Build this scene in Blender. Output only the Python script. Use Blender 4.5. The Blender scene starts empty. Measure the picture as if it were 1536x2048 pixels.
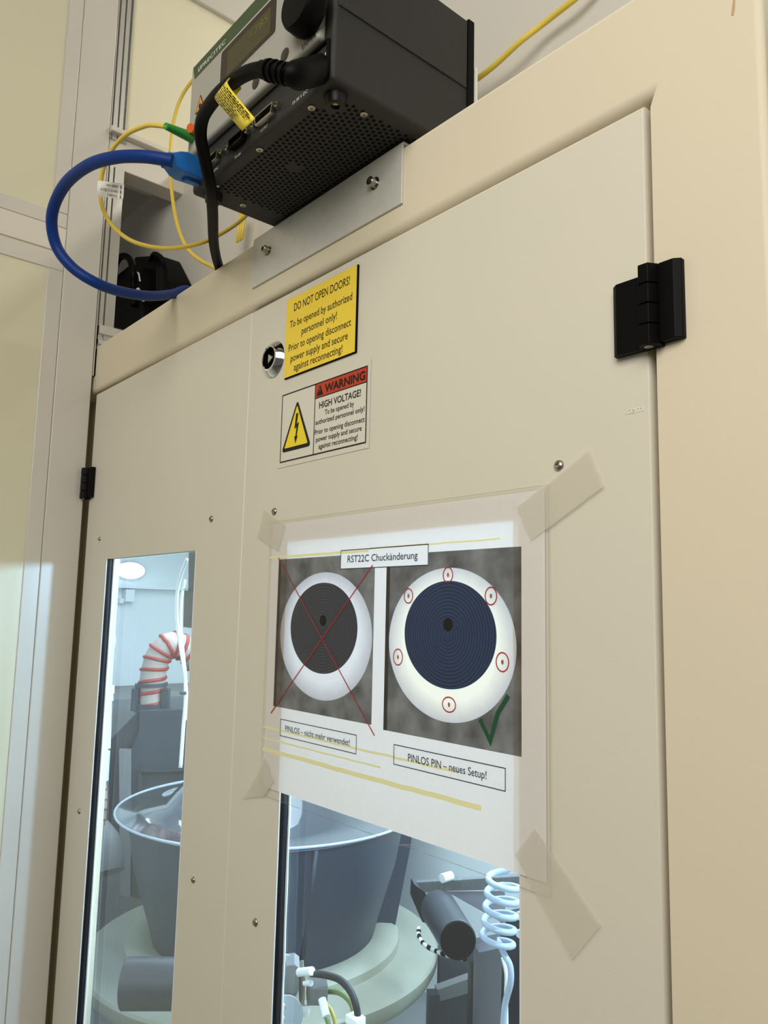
import bpy, bmesh, math, random
from mathutils import Vector, Matrix
random.seed(7)
SC = bpy.context.scene
COL = SC.collection
# ---------------------------------------------------------------- camera
CAMP = Vector((0.0, -0.389, 1.6)); FPX = 1552.18
RM = Matrix(((0.65294365, 0.08313086, 0.75283055), (0.75710326, -0.09975957, -0.64563355), (0.02142998, 0.9915328, -0.12807603)))
cd = bpy.data.cameras.new('camera'); cam = bpy.data.objects.new('camera', cd); COL.objects.link(cam)
cam.matrix_world = Matrix.Translation(CAMP) @ RM.to_4x4()
cd.sensor_fit = 'VERTICAL'; cd.sensor_height = 36; cd.lens = FPX / 2048 * 36; cd.clip_start = .01
SC.camera = cam
SC.view_settings.view_transform = 'Standard'; SC.view_settings.look = 'None'
SC.view_settings.gamma = 1; SC.view_settings.use_curve_mapping = False
SC.view_settings.exposure = 0.0
# ---------------------------------------------------------------- light
w = bpy.data.worlds.new('world'); SC.world = w; w.use_nodes = True
w.node_tree.nodes['Background'].inputs[0].default_value = (1.0, .975, .91, 1)
w.node_tree.nodes['Background'].inputs[1].default_value = 0.12
def area(name, loc, target, sx, sy, power, col):
    l = bpy.data.lights.new(name, 'AREA'); l.shape = 'RECTANGLE'; l.size = sx; l.size_y = sy; l.energy = power; l.color = col
    o = bpy.data.objects.new(name, l); COL.objects.link(o); o.location = loc
    d = (Vector(target) - Vector(loc)).normalized(); xa = Vector((1, 0, 0)); za = -d; ya = za.cross(xa).normalized(); xa = ya.cross(za)
    o.rotation_euler = Matrix((xa, ya, za)).transposed().to_euler()
    return o
area('ceiling_lamp_rear', (-.5, .64, 2.93), (-.6, .55, 0), 1.1, .09, 7.5, (1, .96, .85))
area('ceiling_lamp_front', (.36, -1.15, 2.3), (-.3, 0, 1.7), 1.2, .8, 19.5, (1, .975, .90))
area('chamber_lamp', (-1.35, .50, 1.93), (-1.35, .50, 0), 1.7, .3, 15, (.70, .87, 1))
area('chamber_lamp_rear', (-.62, .75, 1.93), (-.62, .75, 0), .7, .25, 12, (.70, .87, 1))
area('chamber_lamp_side', (-.26, .335, 1.70), (-1.1, -.07, 1.52), .05, .05, 8, (.40, .69, 1))

def at(px, py, y=None, x=None, z=None):
    "a point of the place: the sight line of one pixel cut by a plane of known depth"
    d = RM @ Vector((px - 768, -(py - 1024), -FPX))
    t = (y - CAMP.y) / d.y if y is not None else ((x - CAMP.x) / d.x if x is not None else (z - CAMP.z) / d.z)
    return CAMP + d * t
def pxm(p): return -(RM.transposed() @ (Vector(p) - CAMP)).z / FPX      # metres per pixel at a point
# ---------------------------------------------------------------- materials
def s2l(c): return tuple(((v / 255) / 12.92 if v / 255 <= .04045 else ((v / 255 + .055) / 1.055) ** 2.4) for v in c)
MATS = {}
def mat(name, rgb, rough=.5, metal=0, coat=0, coatr=.1, noise=0, nscale=40, bump=0, bscale=600, trans=0, alpha=1, ior=1.45, spec=.5, emit=None):
    m = bpy.data.materials.new(name); m.use_nodes = True; nt = m.node_tree; b = nt.nodes['Principled BSDF']
    c = s2l(rgb) + (1,)
    b.inputs['Base Color'].default_value = c; b.inputs['Roughness'].default_value = rough; b.inputs['Metallic'].default_value = metal
    b.inputs['Coat Weight'].default_value = coat; b.inputs['Coat Roughness'].default_value = coatr
    b.inputs['Transmission Weight'].default_value = trans; b.inputs['IOR'].default_value = ior
    b.inputs['Specular IOR Level'].default_value = spec; b.inputs['Alpha'].default_value = alpha
    if emit: b.inputs['Emission Color'].default_value = s2l(emit[0]) + (1,); b.inputs['Emission Strength'].default_value = emit[1]
    tc = nt.nodes.new('ShaderNodeTexCoord')
    if noise:
        n = nt.nodes.new('ShaderNodeTexNoise'); n.inputs['Scale'].default_value = nscale; n.inputs['Detail'].default_value = 5
        nt.links.new(tc.outputs['Object'], n.inputs['Vector'])
        r = nt.nodes.new('ShaderNodeMapRange'); r.inputs['From Min'].default_value = .3; r.inputs['From Max'].default_value = .7
        r.inputs['To Min'].default_value = 1 - noise; r.inputs['To Max'].default_value = 1 + noise
        nt.links.new(n.outputs['Fac'], r.inputs['Value'])
        x = nt.nodes.new('ShaderNodeVectorMath'); x.operation = 'SCALE'; x.inputs[0].default_value = c[:3]
        nt.links.new(r.outputs[0], x.inputs['Scale']); nt.links.new(x.outputs[0], b.inputs['Base Color'])
    if bump:
        n = nt.nodes.new('ShaderNodeTexNoise'); n.inputs['Scale'].default_value = bscale; n.inputs['Detail'].default_value = 3
        nt.links.new(tc.outputs['Object'], n.inputs['Vector'])
        bp = nt.nodes.new('ShaderNodeBump'); bp.inputs['Strength'].default_value = bump; bp.inputs['Distance'].default_value = .001
        nt.links.new(n.outputs['Fac'], bp.inputs['Height']); nt.links.new(bp.outputs[0], b.inputs['Normal'])
    MATS[name] = m; return m
def sheet(name, rgb, tr, noise=0, nscale=60, base=None):
    "thin paper or film: light from behind shows through it"
    m = mat(name, rgb, .45, noise=noise, nscale=nscale); nt = m.node_tree; b = nt.nodes['Principled BSDF']; out = nt.nodes['Material Output']
    t = nt.nodes.new('ShaderNodeBsdfTranslucent'); t.inputs[0].default_value = s2l(rgb) + (1,)
    if b.inputs['Base Color'].is_linked: nt.links.new(b.inputs['Base Color'].links[0].from_socket, t.inputs[0])
    x = nt.nodes.new('ShaderNodeMixShader'); x.inputs[0].default_value = tr
    nt.links.new(b.outputs[0], x.inputs[1]); nt.links.new(t.outputs[0], x.inputs[2]); nt.links.new(x.outputs[0], out.inputs[0])
    return m
def clear(name, tint, gloss, rough=.02, diff=0, dcol=(255, 255, 255)):
    "thin clear sheet: passes light, reflects a little, more at a slant, with a slight haze"
    m = bpy.data.materials.new(name); m.use_nodes = True; nt = m.node_tree; nt.nodes.remove(nt.nodes['Principled BSDF']); out = nt.nodes['Material Output']
    t = nt.nodes.new('ShaderNodeBsdfTransparent'); t.inputs[0].default_value = tint + (1,)
    g = nt.nodes.new('ShaderNodeBsdfGlossy'); g.inputs['Roughness'].default_value = rough
    d = nt.nodes.new('ShaderNodeBsdfDiffuse'); d.inputs[0].default_value = s2l(dcol) + (1,)
    a = nt.nodes.new('ShaderNodeMixShader'); a.inputs[0].default_value = diff
    nt.links.new(t.outputs[0], a.inputs[1]); nt.links.new(d.outputs[0], a.inputs[2])
    lw = nt.nodes.new('ShaderNodeLayerWeight'); lw.inputs[0].default_value = .5      # Schlick on the facing ratio, alike from both sides
    pw = nt.nodes.new('ShaderNodeMath'); pw.operation = 'POWER'; pw.inputs[1].default_value = 5
    mu = nt.nodes.new('ShaderNodeMath'); mu.operation = 'MULTIPLY_ADD'; mu.inputs[1].default_value = gloss; mu.inputs[2].default_value = .03 * gloss; mu.use_clamp = True
    nt.links.new(lw.outputs['Facing'], pw.inputs[0]); nt.links.new(pw.outputs[0], mu.inputs[0])
    x = nt.nodes.new('ShaderNodeMixShader'); nt.links.new(mu.outputs[0], x.inputs[0])
    nt.links.new(a.outputs[0], x.inputs[1]); nt.links.new(g.outputs[0], x.inputs[2]); nt.links.new(x.outputs[0], out.inputs[0])
    MATS[name] = m; return m
FRAME = mat('cream_frame_paint', (225, 213, 188), .5, bump=.06, bscale=900, noise=.012, nscale=6)
DOOR = mat('cream_door_paint', (222, 215, 199), .48, bump=.06, bscale=900, noise=.012, nscale=6)
PANEL = mat('wall_panel_paint', (214, 208, 180), .35, coat=.9, coatr=.05, noise=.01, nscale=8)
PROFILE = mat('wall_profile_paint', (205, 199, 188), .35, coat=.8, coatr=.1, noise=.015, nscale=12)
ANOD = mat('anodised_aluminium', (205, 203, 198), .35, .75, noise=.03, nscale=60)
ALU = mat('brushed_aluminium', (215, 213, 205), .42, .2, noise=.04, nscale=120)
DULL = mat('dull_metal', (128, 130, 132), .35, .45, noise=.15, nscale=150)
STEEL = mat('steel', (180, 174, 164), .25, 1)
CHROME = mat('chrome', (215, 215, 215), .08, 1)
BLACK = mat('black_plastic', (8, 8, 8), .5, spec=.12)
MBLACK = mat('matt_black', (5, 5, 5), .8, spec=.2)
RUBBER = mat('black_rubber', (13, 14, 20), .5)
HOUS = mat('black_textured_paint', (45, 44, 42), .5, bump=.5, bscale=1800)
GPANEL = mat('grey_front_paint', (168, 164, 156), .5)
GREEN = mat('dark_green_print', (62, 80, 50), .5)
SCREEN = mat('display_glass', (44, 39, 31), .3, spec=.25)
SCREENIN = mat('display_window', (70, 63, 40), .3, spec=.25)
DIGIT = mat('display_segment', (104, 98, 44), .4)
WHITE = mat('white_print', (225, 222, 214), .5)
INK = mat('black_ink', (16, 15, 14), .6)
YSIGN = mat('yellow_engraving_plate', (250, 216, 68), .4, noise=.02, nscale=200)
YTAG = mat('yellow_tag', (240, 216, 60), .45)
YELLOW = mat('yellow_print', (250, 222, 48), .5)
ORANGE = mat('orange_print', (226, 150, 50), .5)
RED = mat('red_print', (196, 62, 36), .5)
LABELW = mat('label_white', (226, 220, 206), .45)
YCAB = mat('yellow_cable', (232, 202, 82), .4)
BCAB = mat('blue_cable', (10, 52, 124), .5, spec=.3)
BPLUG = mat('blue_plug', (32, 110, 190), .4)
GCON = mat('green_connector', (48, 150, 56), .4)
OCAP = mat('orange_cap', (220, 96, 36), .45)
GOLD = mat('gold_contact', (200, 150, 90), .3, .8)
PAPER = sheet('paper', (238, 233, 230), .095, noise=.012, nscale=300)
PHOTOBG = sheet('photo_metal_print', (98, 91, 86), .15, noise=.62, nscale=44)
PHOTORING = sheet('photo_ring_print', (240, 232, 220), .15, noise=.05, nscale=60)
PHOTOEDGE = sheet('photo_dark_edge_print', (52, 44, 40), .15, noise=.3, nscale=60)
REDPEN = sheet('red_pen', (186, 34, 38), .3)
GREENPEN = sheet('green_pen', (10, 92, 58), .3)
LINE = sheet('printed_line', (28, 28, 32), .2)
YSTREAK = sheet('yellow_streak', (254, 250, 196), .1)
def ringprint(name, c, mid, rim):
    m = sheet(name, mid, .15); nt = m.node_tree; b = nt.nodes['Principled BSDF']; t = [n for n in nt.nodes if n.type == 'BSDF_TRANSLUCENT'][0]
    tc = nt.nodes.new('ShaderNodeTexCoord'); mp = nt.nodes.new('ShaderNodeMapping'); mp.vector_type = 'TEXTURE'
    mp.inputs['Location'].default_value = (c[0], 0, c[1]); mp.inputs['Scale'].default_value = (c[2], 1, c[3]); nt.links.new(tc.outputs['Object'], mp.inputs['Vector'])
    ln = nt.nodes.new('ShaderNodeVectorMath'); ln.operation = 'LENGTH'; nt.links.new(mp.outputs[0], ln.inputs[0])
    n = nt.nodes.new('ShaderNodeTexNoise'); n.inputs['Scale'].default_value = 90; n.inputs['Detail'].default_value = 4; nt.links.new(tc.outputs['Object'], n.inputs['Vector'])
    ad = nt.nodes.new('ShaderNodeMath'); ad.operation = 'MULTIPLY_ADD'; ad.inputs[1].default_value = .09; nt.links.new(n.outputs['Fac'], ad.inputs[0]); nt.links.new(ln.outputs['Value'], ad.inputs[2])
    cr = nt.nodes.new('ShaderNodeValToRGB'); cr.color_ramp.elements[0].color = s2l(mid) + (1,); cr.color_ramp.elements[1].color = s2l(rim) + (1,)
    cr.color_ramp.elements[0].position = .72; cr.color_ramp.elements[1].position = .98
    sc_ = nt.nodes.new('ShaderNodeMath'); sc_.operation = 'MULTIPLY'; sc_.inputs[1].default_value = .93; nt.links.new(ad.outputs[0], sc_.inputs[0])
    nt.links.new(sc_.outputs[0], cr.inputs[0]); nt.links.new(cr.outputs[0], b.inputs['Base Color']); nt.links.new(cr.outputs[0], t.inputs[0]); return m
def groove(name, rgb, lo):
    m = sheet(name, rgb, .1); nt = m.node_tree; b = nt.nodes['Principled BSDF']; t = [n for n in nt.nodes if n.type == 'BSDF_TRANSLUCENT'][0]
    tc = nt.nodes.new('ShaderNodeTexCoord'); wv = nt.nodes.new('ShaderNodeTexWave'); wv.wave_type = 'RINGS'; wv.rings_direction = 'SPHERICAL'
    wv.inputs['Scale'].default_value = 125; wv.inputs['Distortion'].default_value = 0
    nt.links.new(tc.outputs['Object'], wv.inputs['Vector'])
    cr = nt.nodes.new('ShaderNodeValToRGB'); cr.color_ramp.elements[0].color = s2l(lo) + (1,); cr.color_ramp.elements[1].color = s2l(rgb) + (1,)
    cr.color_ramp.elements[0].position = .1; cr.color_ramp.elements[1].position = .45
    nt.links.new(wv.outputs['Fac'], cr.inputs[0]); nt.links.new(cr.outputs[0], b.inputs['Base Color']); nt.links.new(cr.outputs[0], t.inputs[0])
    return m
DISCBLUE = groove('photo_blue_disc_print', (22, 46, 78), (7, 16, 32))
DISCGREY = groove('photo_grey_disc_print', (52, 52, 60), (20, 20, 26))
POUCH = clear('laminating_film', (.98, .98, .97), .7, .12, .01)
TAPE = clear('frosted_tape', (.97, .97, .96), 1.0, .4, .45, (232, 225, 209))
GLASS = clear('window_glass', (.95, .97, .98), 1.0, .01, .012)
CLEAR = clear('clear_acrylic', (.93, .95, .97), 2.2, .06, .05, (220, 230, 240))
CHW = mat('chamber_white_plastic', (224, 230, 230), .5, noise=.02, nscale=5)
CHG = mat('chamber_grey_panel', (122, 124, 124), .55, noise=.06, nscale=8)
PVC = mat('grey_pvc', (48, 55, 70), .42, noise=.1, nscale=14)
PVCD = mat('dark_grey_pvc', (50, 53, 60), .45, noise=.08, nscale=20)
PP = mat('cream_polypropylene', (150, 152, 138), .42, noise=.03, nscale=9)
PPW = mat('white_polypropylene', (226, 230, 232), .42)
HOSEW = mat('translucent_hose', (176, 160, 152), .3, noise=.05, nscale=60)
HOSER = mat('red_hose_spiral', (158, 52, 52), .4)
COIL = mat('milky_coil_hose', (184, 200, 222), .22, trans=.25)
DARK = mat('dark_recess', (205, 202, 196), .7)
GPNL = mat('light_grey_panel', (212, 207, 197), .5)
GREENH = mat('green_yellow_hose', (96, 112, 62), .35)
YH = mat('amber_hose', (168, 150, 70), .35)
BEAMW = mat('rail_paint', (214, 206, 194), .4)
CEIL = mat('ceiling_white', (214, 208, 196), .7)
LAMP = mat('lamp_glow', (255, 255, 255), .5, emit=((225, 240, 255), 5))
# ---------------------------------------------------------------- builders
def crisp(o):
    "edges left out of a weighted bevel stay sharp"
    me = o.data; wt = me.attributes['bevel_weight_edge'].data; me.set_sharp_from_angle(angle=math.radians(35)); sh = me.attributes['sharp_edge'].data
    for i in range(len(me.edges)):
        if wt[i].value > 0: sh[i].value = False
    o.modifiers['wn'].keep_sharp = True
def link(name, me, m, parent=None, smooth=None):
    o = bpy.data.objects.new(name, me); COL.objects.link(o)
    for k in (m if isinstance(m, (list, tuple)) else [m]): me.materials.append(k)
    if parent: o.parent = parent
    if smooth:
        me.polygons.foreach_set('use_smooth', [True] * len(me.polygons))
        if smooth is not True: me.set_sharp_from_angle(angle=math.radians(smooth))
    return o
def done(name, bm, m, parent=None, smooth=None, bev=0, seg=3, recalc=True):
    if recalc: bmesh.ops.recalc_face_normals(bm, faces=bm.faces)
    me = bpy.data.meshes.new(name); bm.to_mesh(me); bm.free()
    o = link(name, me, m, parent, smooth)
    if bev:
        b = o.modifiers.new('bevel', 'BEVEL'); b.width = bev; b.segments = seg; b.limit_method = 'ANGLE'; b.angle_limit = math.radians(35)
        me.polygons.foreach_set('use_smooth', [True] * len(me.polygons)); wn = o.modifiers.new('wn', 'WEIGHTED_NORMAL'); wn.keep_sharp = False
    return o
def box(bm, x0, x1, y0, y1, z0, z1, M=None):
    vs = [bm.verts.new((x, y, z)) for z in (z0, z1) for y in (y0, y1) for x in (x0, x1)]
    for f in ((0, 2, 3, 1), (4, 5, 7, 6), (0, 1, 5, 4), (2, 6, 7, 3), (0, 4, 6, 2), (1, 3, 7, 5)): bm.faces.new([vs[i] for i in f])
    if M is not None: bmesh.ops.transform(bm, matrix=M, verts=vs)
    return vs
def Box(name, x0, x1, y0, y1, z0, z1, m, parent=None, bev=0, seg=3):
    bm = bmesh.new(); box(bm, x0, x1, y0, y1, z0, z1); return done(name, bm, m, parent, bev=bev, seg=seg)
def prism(bm, pts, vec):
    a = [bm.verts.new(p) for p in pts]; b = [bm.verts.new(Vector(p) + Vector(vec)) for p in pts]; n = len(pts)
    bm.faces.new(a); bm.faces.new(b[::-1])
    for i in range(n): bm.faces.new((a[i], b[i], b[(i + 1) % n], a[(i + 1) % n]))
def Prism(name, pts, vec, m, parent=None, bev=0):
    bm = bmesh.new(); prism(bm, pts, vec); return done(name, bm, m, parent, bev=bev)
def frame_to(p, q):
    d = (Vector(q) - Vector(p)).normalized(); return Matrix.Translation(p) @ d.to_track_quat('Z', 'Y').to_matrix().to_4x4()
def lathe(bm, prof, M, n=40, cap=True):
    rings = []
    for r, z in prof:
        rings.append([bm.verts.new(M @ Vector((r * math.cos(2 * math.pi * i / n), r * math.sin(2 * math.pi * i / n), z))) for i in range(n)])
    for a, b in zip(rings, rings[1:]):
        for i in range(n): bm.faces.new((a[i], a[(i + 1) % n], b[(i + 1) % n], b[i]))
    if cap:
        bm.faces.new(rings[0][::-1]); bm.faces.new(rings[-1])
def Lathe(name, prof, m, parent=None, p=(0, 0, 0), q=(0, 0, 1), n=40, cap=True, sm=40):
    bm = bmesh.new(); lathe(bm, prof, frame_to(p, Vector(q)), n, cap); return done(name, bm, m, parent, sm)
def Cyl(name, p, q, r, m, parent=None, n=28, r2=None, bev=.06):
    L = (Vector(q) - Vector(p)).length; r2 = r if r2 is None else r2; e = min(r, r2) * bev
    return Lathe(name, [(r - e, 0), (r, e), (r2, L - e), (r2 - e, L)], m, parent, p, q, n)
def spline(P, n):
    P = [Vector(p) for p in P]; out = []
    Q = [P[0] * 2 - P[1]] + P + [P[-1] * 2 - P[-2]]
    for i in range(1, len(Q) - 2):
        a, b, c, d = Q[i - 1:i + 3]
        for k in range(n):
            t = k / n
            out.append(.5 * ((2 * b) + (c - a) * t + (2 * a - 5 * b + 4 * c - d) * t * t + (3 * b - a - 3 * c + d) * t ** 3))
    out.append(P[-1]); return out
def sweep(bm, path, r, n=12, cap=True):
    R = r if callable(r) else (lambda t: r)
    N = len(path); up = None; rings = []
    for i, p in enumerate(path):
        t = (path[min(i + 1, N - 1)] - path[max(i - 1, 0)]).normalized()
        if up is None: up = t.orthogonal().normalized()
        up = (up - t * up.dot(t)).normalized(); s = t.cross(up); rr = R(i / (N - 1))
        rings.append([bm.verts.new(p + (up * math.cos(2 * math.pi * k / n) + s * math.sin(2 * math.pi * k / n)) * rr) for k in range(n)])
    for a, b in zip(rings, rings[1:]):
        for k in range(n): bm.faces.new((a[k], a[(k + 1) % n], b[(k + 1) % n], b[k]))
    if cap: bm.faces.new(rings[0][::-1]); bm.faces.new(rings[-1])
def Tube(name, pts, r, m, parent=None, n=12, k=10, smoothpath=True):
    bm = bmesh.new(); sweep(bm, spline(pts, k) if smoothpath else [Vector(p) for p in pts], r, n); return done(name, bm, m, parent, True)
def empty(name, loc, label, cat, group=None):
    o = bpy.data.objects.new(name, None); o.empty_display_size = .02; COL.objects.link(o)
    HOLD.append((o, Vector(loc))); tag(o, label, cat, group); return o
HOLD = []
def tag(o, label, cat, group=None):
    o['label'] = label; o['category'] = cat
    if group: o['group'] = group
    return o
def lab(o, s): o['label'] = s; return o
def struct(o): o['kind'] = 'structure'; return o
def text_mesh(name, s, x0, x1, zc, h, y, m, parent, bold=0.0, M=None, up=1):
    "lettering as flat mesh, x0..x1 wide, h high about zc, lying in the plane y"
    cu = bpy.data.curves.new('txt', 'FONT'); cu.body = s; cu.size = 1; cu.offset = bold; cu.fill_mode = 'FRONT'; cu.resolution_u = 3
    o = bpy.data.objects.new('txt', cu); COL.objects.link(o); bpy.context.view_layer.update()
    me = bpy.data.meshes.new_from_object(o.evaluated_get(bpy.context.evaluated_depsgraph_get()))
    bpy.data.objects.remove(o); bpy.data.curves.remove(cu)
    X = [v.co.x for v in me.vertices]; Y = [v.co.y for v in me.vertices]
    xa, xb, ya, yb = min(X), max(X), min(Y), max(Y)
    desc = [c for c in s if c in 'gjpqy']; hi = .73
    for v in me.vertices:                                    # caps height -> h, baseline at zc-h/2
        u = (v.co.x - xa) / (xb - xa); vv = v.co.y / hi
        if up < 0: u = 1 - u; vv = 1 - vv
        p = Vector((x0 + u * (x1 - x0), y, zc - h / 2 + vv * h))
        v.co = M @ p if M is not None else p
    me.name = name; me.materials.clear(); return link(name, me, m, parent)
def flat(bm, pts, y, mi=0):
    f = bm.faces.new([bm.verts.new((p[0], y, p[1])) for p in pts]); f.material_index = mi; f.normal_update()
    if f.normal.y > 0: f.normal_flip()
    return f
def Flat(name, pts, y, m, parent=None):
    bm = bmesh.new(); flat(bm, pts, y); return done(name, bm, m, parent, recalc=False)
def rect(x0, x1, z0, z1): return [(x0, z0), (x1, z0), (x1, z1), (x0, z1)]
def ell(cx, cz, rx, rz, n=48): return [(cx + rx * math.cos(2 * math.pi * i / n), cz + rz * math.sin(2 * math.pi * i / n)) for i in range(n)]
def strip(bm, pts, wd, y, closed=False, mi=0):
    P = [Vector(p) for p in pts]; n = len(P); L = []
    for i, p in enumerate(P):
        a = P[(i - 1) % n] if (closed or i) else p; b = P[(i + 1) % n] if (closed or i < n - 1) else p
        d1 = (p - a).normalized() if (p - a).length else (b - p).normalized(); d2 = (b - p).normalized() if (b - p).length else d1
        nn = Vector((-(d1 + d2).y, (d1 + d2).x)); nn.normalize(); c = max(.5, nn.dot(Vector((-d1.y, d1.x))))
        L.append((p + nn * wd / 2 / c, p - nn * wd / 2 / c))
    V = [(bm.verts.new((a.x, y, a.y)), bm.verts.new((b.x, y, b.y))) for a, b in L]
    for i in range(n if closed else n - 1):
        a, b = V[i], V[(i + 1) % n]; f = bm.faces.new((a[0], a[1], b[1], b[0])); f.material_index = mi; f.normal_update()
        if f.normal.y > 0: f.normal_flip()
def Strip(name, pts, wd, y, m, parent=None, closed=False):
    bm = bmesh.new(); strip(bm, pts, wd, y, closed); return done(name, bm, m, parent, recalc=False)
def frame_mesh(bm, X0, X1, Z0, Z1, x0, x1, z0, z1, y0, y1):
    "slab y0..y1 with a rectangular hole"
    O = [(X0, Z0), (X1, Z0), (X1, Z1), (X0, Z1)]; I = [(x0, z0), (x1, z0), (x1, z1), (x0, z1)]
    v = {}
    for k, y in ((0, y0), (1, y1)):
        v[k] = ([bm.verts.new((a, y, b)) for a, b in O], [bm.verts.new((a, y, b)) for a, b in I])
    for i in range(4):
        j = (i + 1) % 4
        bm.faces.new((v[0][0][i], v[0][0][j], v[0][1][j], v[0][1][i])); bm.faces.new((v[1][0][i], v[1][1][i], v[1][1][j], v[1][0][j]))
        bm.faces.new((v[0][0][i], v[1][0][i], v[1][0][j], v[0][0][j])); bm.faces.new((v[0][1][i], v[0][1][j], v[1][1][j], v[1][1][i]))
# ================================================================ the setting
XW = -1.1017
struct(Box('floor', -3.2, 2.5, -2.6, 1.8, -.05, 0, mat('floor_vinyl', (150, 150, 146), .5, noise=.05), None))
struct(Box('ceiling', -3.2, 2.5, -2.6, 1.8, 3.0, 3.05, CEIL))
# left partition: panels in profile frames, side on to the cabinet
struct(Box('wall_left', XW - .05, XW - .002, -2.6, -.0052, 0, 3.0, PANEL))
def trim(n, y0, y1, z0, z1, t=.0, m=PROFILE, bev=.0012):
    return struct(Box('trim_%d' % n, XW - .003, XW + t, y0, y1, z0, z1, m, bev=bev))
trim(1, -.0545, -.0045, 0, 3.0, .0004)                       # column
trim(2, -.0762, -.0551, 0, 2.0712, -.0003)                  # stile of the lower panel
trim(3, -2.6, -.0551, 2.0713, 2.0955, -.0003)               # its head rail
trim(4, -2.6, -.0551, 2.0985, 2.135, .0002, BEAMW)          # cross beam
trim(5, -2.6, -.0551, 2.1358, 2.157, -.0003)                # sill rail of the upper panel
trim(6, -.0762, -.0551, 2.1575, 3.0, -.0003)                # stile of the upper panel
# slotted corner post, its upper piece and its lower piece
def post(n, y0, y1, z0, z1, slots, x=XW):
    bm = bmesh.new(); pts = [(x - .03, y0)]
    pts.append((x, y0))
    for a, b in slots: pts += [(x, a), (x - .008, a), (x - .008, b), (x, b)]
    pts += [(x, y1), (x - .03, y1)]
    prism(bm, [(px, py, z0) for px, py in pts], (0, 0, z1 - z0)); return struct(done('trim_%d' % n, bm, ANOD))
post(7, -.004, .0195, 2.30, 3.0, ((-.0025, 0), (.0065, .009), (.015, .0185)))
post(8, -.004, .022, 1.93, 2.258, ((-.0022, .0), (.0055, .008)))
struct(Box('wall_upper_left', XW - .04, XW - .006, .0195, 1.7, 2.30, 2.60, mat('upper_panel_paint', (226, 218, 190), .5), bev=.001))
bm = bmesh.new(); box(bm, XW - .04, XW - .004, -.0045, 1.7, 2.258, 2.308); box(bm, XW - .04, XW + .008, -.0045, 1.7, 2.308, 2.3165)
struct(done('trim_9', bm, BEAMW, bev=.0015))
struct(Box('trim_10', XW - .04, XW + .002, -.004, 1.7, 2.60, 2.664, PROFILE, bev=.002))
struct(Box('trim_11', XW - .04, XW + .005, -.004, 1.7, 2.665, 2.672, WHITE, bev=.001))
struct(Box('wall_upper_left_head', XW - .04, XW - .002, .02, 1.7, 2.672, 3.0, PROFILE))
bm = bmesh.new()                                             # bottom rail with a groove
prism(bm, [(XW - .03, 0, 1.978), (XW + .004, 0, 1.978), (XW + .004, 0, 1.984), (XW - .004, 0, 1.987), (XW - .004, 0, 1.991), (XW + .004, 0, 1.994), (XW + .004, 0, 2.0065), (XW - .03, 0, 2.0085)], (0, .4, 0))
struct(done('trim_12', bm, mat('rail_aluminium', (222, 218, 210), .3, .6)))
# upright grey panel behind the cabinet top, and the dark space past its end
struct(Box('wall_back', -1.9, .6, .12, .14, 1.977, 2.309, GPNL, bev=.002))
struct(Box('wall_far', -2.6, .6, 1.7, 1.75, 1.98, 3.0, GPNL))
struct(Box('wall_recess', -2.3, -2.27, -.0, 1.7, 1.98, 2.9, DARK))
bm = bmesh.new(); box(bm, -2.26, -2.0, .3, .9, 2.02, 2.36); struct(done('trim_13', bm, CHG, bev=.004))
bm = bmesh.new(); sweep(bm, [at(226, 452, y=.145) + Vector((-.01, 0, .0)), at(228, 446, y=.17)], .006, 10)
struct(done('trim_14', bm, BLACK))
Cc = at(318, 384, y=.30)
# chamber shell
TOPZ = 1.976
struct(Box('wall_chamber_left', -2.62, -2.6, .03, 1.02, .7, 1.95, CHW))
struct(Box('wall_chamber_back', -2.6, .05, 1.0, 1.02, .7, 1.95, CHW))
struct(Box('wall_chamber_right', .05, .07, .03, 1.02, .7, 1.95, CHW))
struct(Box('wall_chamber_front', -2.62, -1.2, .012, .03, 0, 1.95, CHW))
struct(Box('floor_chamber', -2.62, .07, .03, 1.02, .68, .7, CHG))
struct(Box('ceiling_chamber', -2.62, .07, .045, 1.02, 1.95, TOPZ, CHW))
struct(Box('trim_15', -2.6, -2.56, .35, 1.0, at(300, 1171, x=-2.56).z - .012, at(300, 1171, x=-2.56).z, CHW))
# ================================================================ cabinet
cab = empty('machine_cabinet', (-.66, 0, 0), 'large cream painted machine cabinet with two windowed doors and rounded frame', 'cabinet')
DX0, DX1, DZ1, DZ0, SPL = -1.0925, -.2212, 1.9045, .25, -.6675
bm = bmesh.new(); frame_mesh(bm, -1.2, -.1565, .0, TOPZ, -1.165, DX1, DZ0, DZ1, 0, .04)
fr = done('frame', bm, FRAME, cab, bev=.0070, seg=5); fr.modifiers['bevel'].limit_method = 'WEIGHT'
wa = fr.data.attributes.new('bevel_weight_edge', 'FLOAT', 'EDGE')
for e in fr.data.edges:
    a, b = (fr.data.vertices[i].co for i in e.vertices)
    if a.y < 1e-6 and b.y < 1e-6:
        if abs(a.z - DZ1) < 1e-6 and abs(b.z - DZ1) < 1e-6: wa.data[e.index].value = 1
        elif abs(a.x + .1565) < 1e-6 and abs(b.x + .1565) < 1e-6: wa.data[e.index].value = 1
        elif abs(a.z - TOPZ) < 1e-6 and abs(b.z - TOPZ) < 1e-6: wa.data[e.index].value = .3

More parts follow.
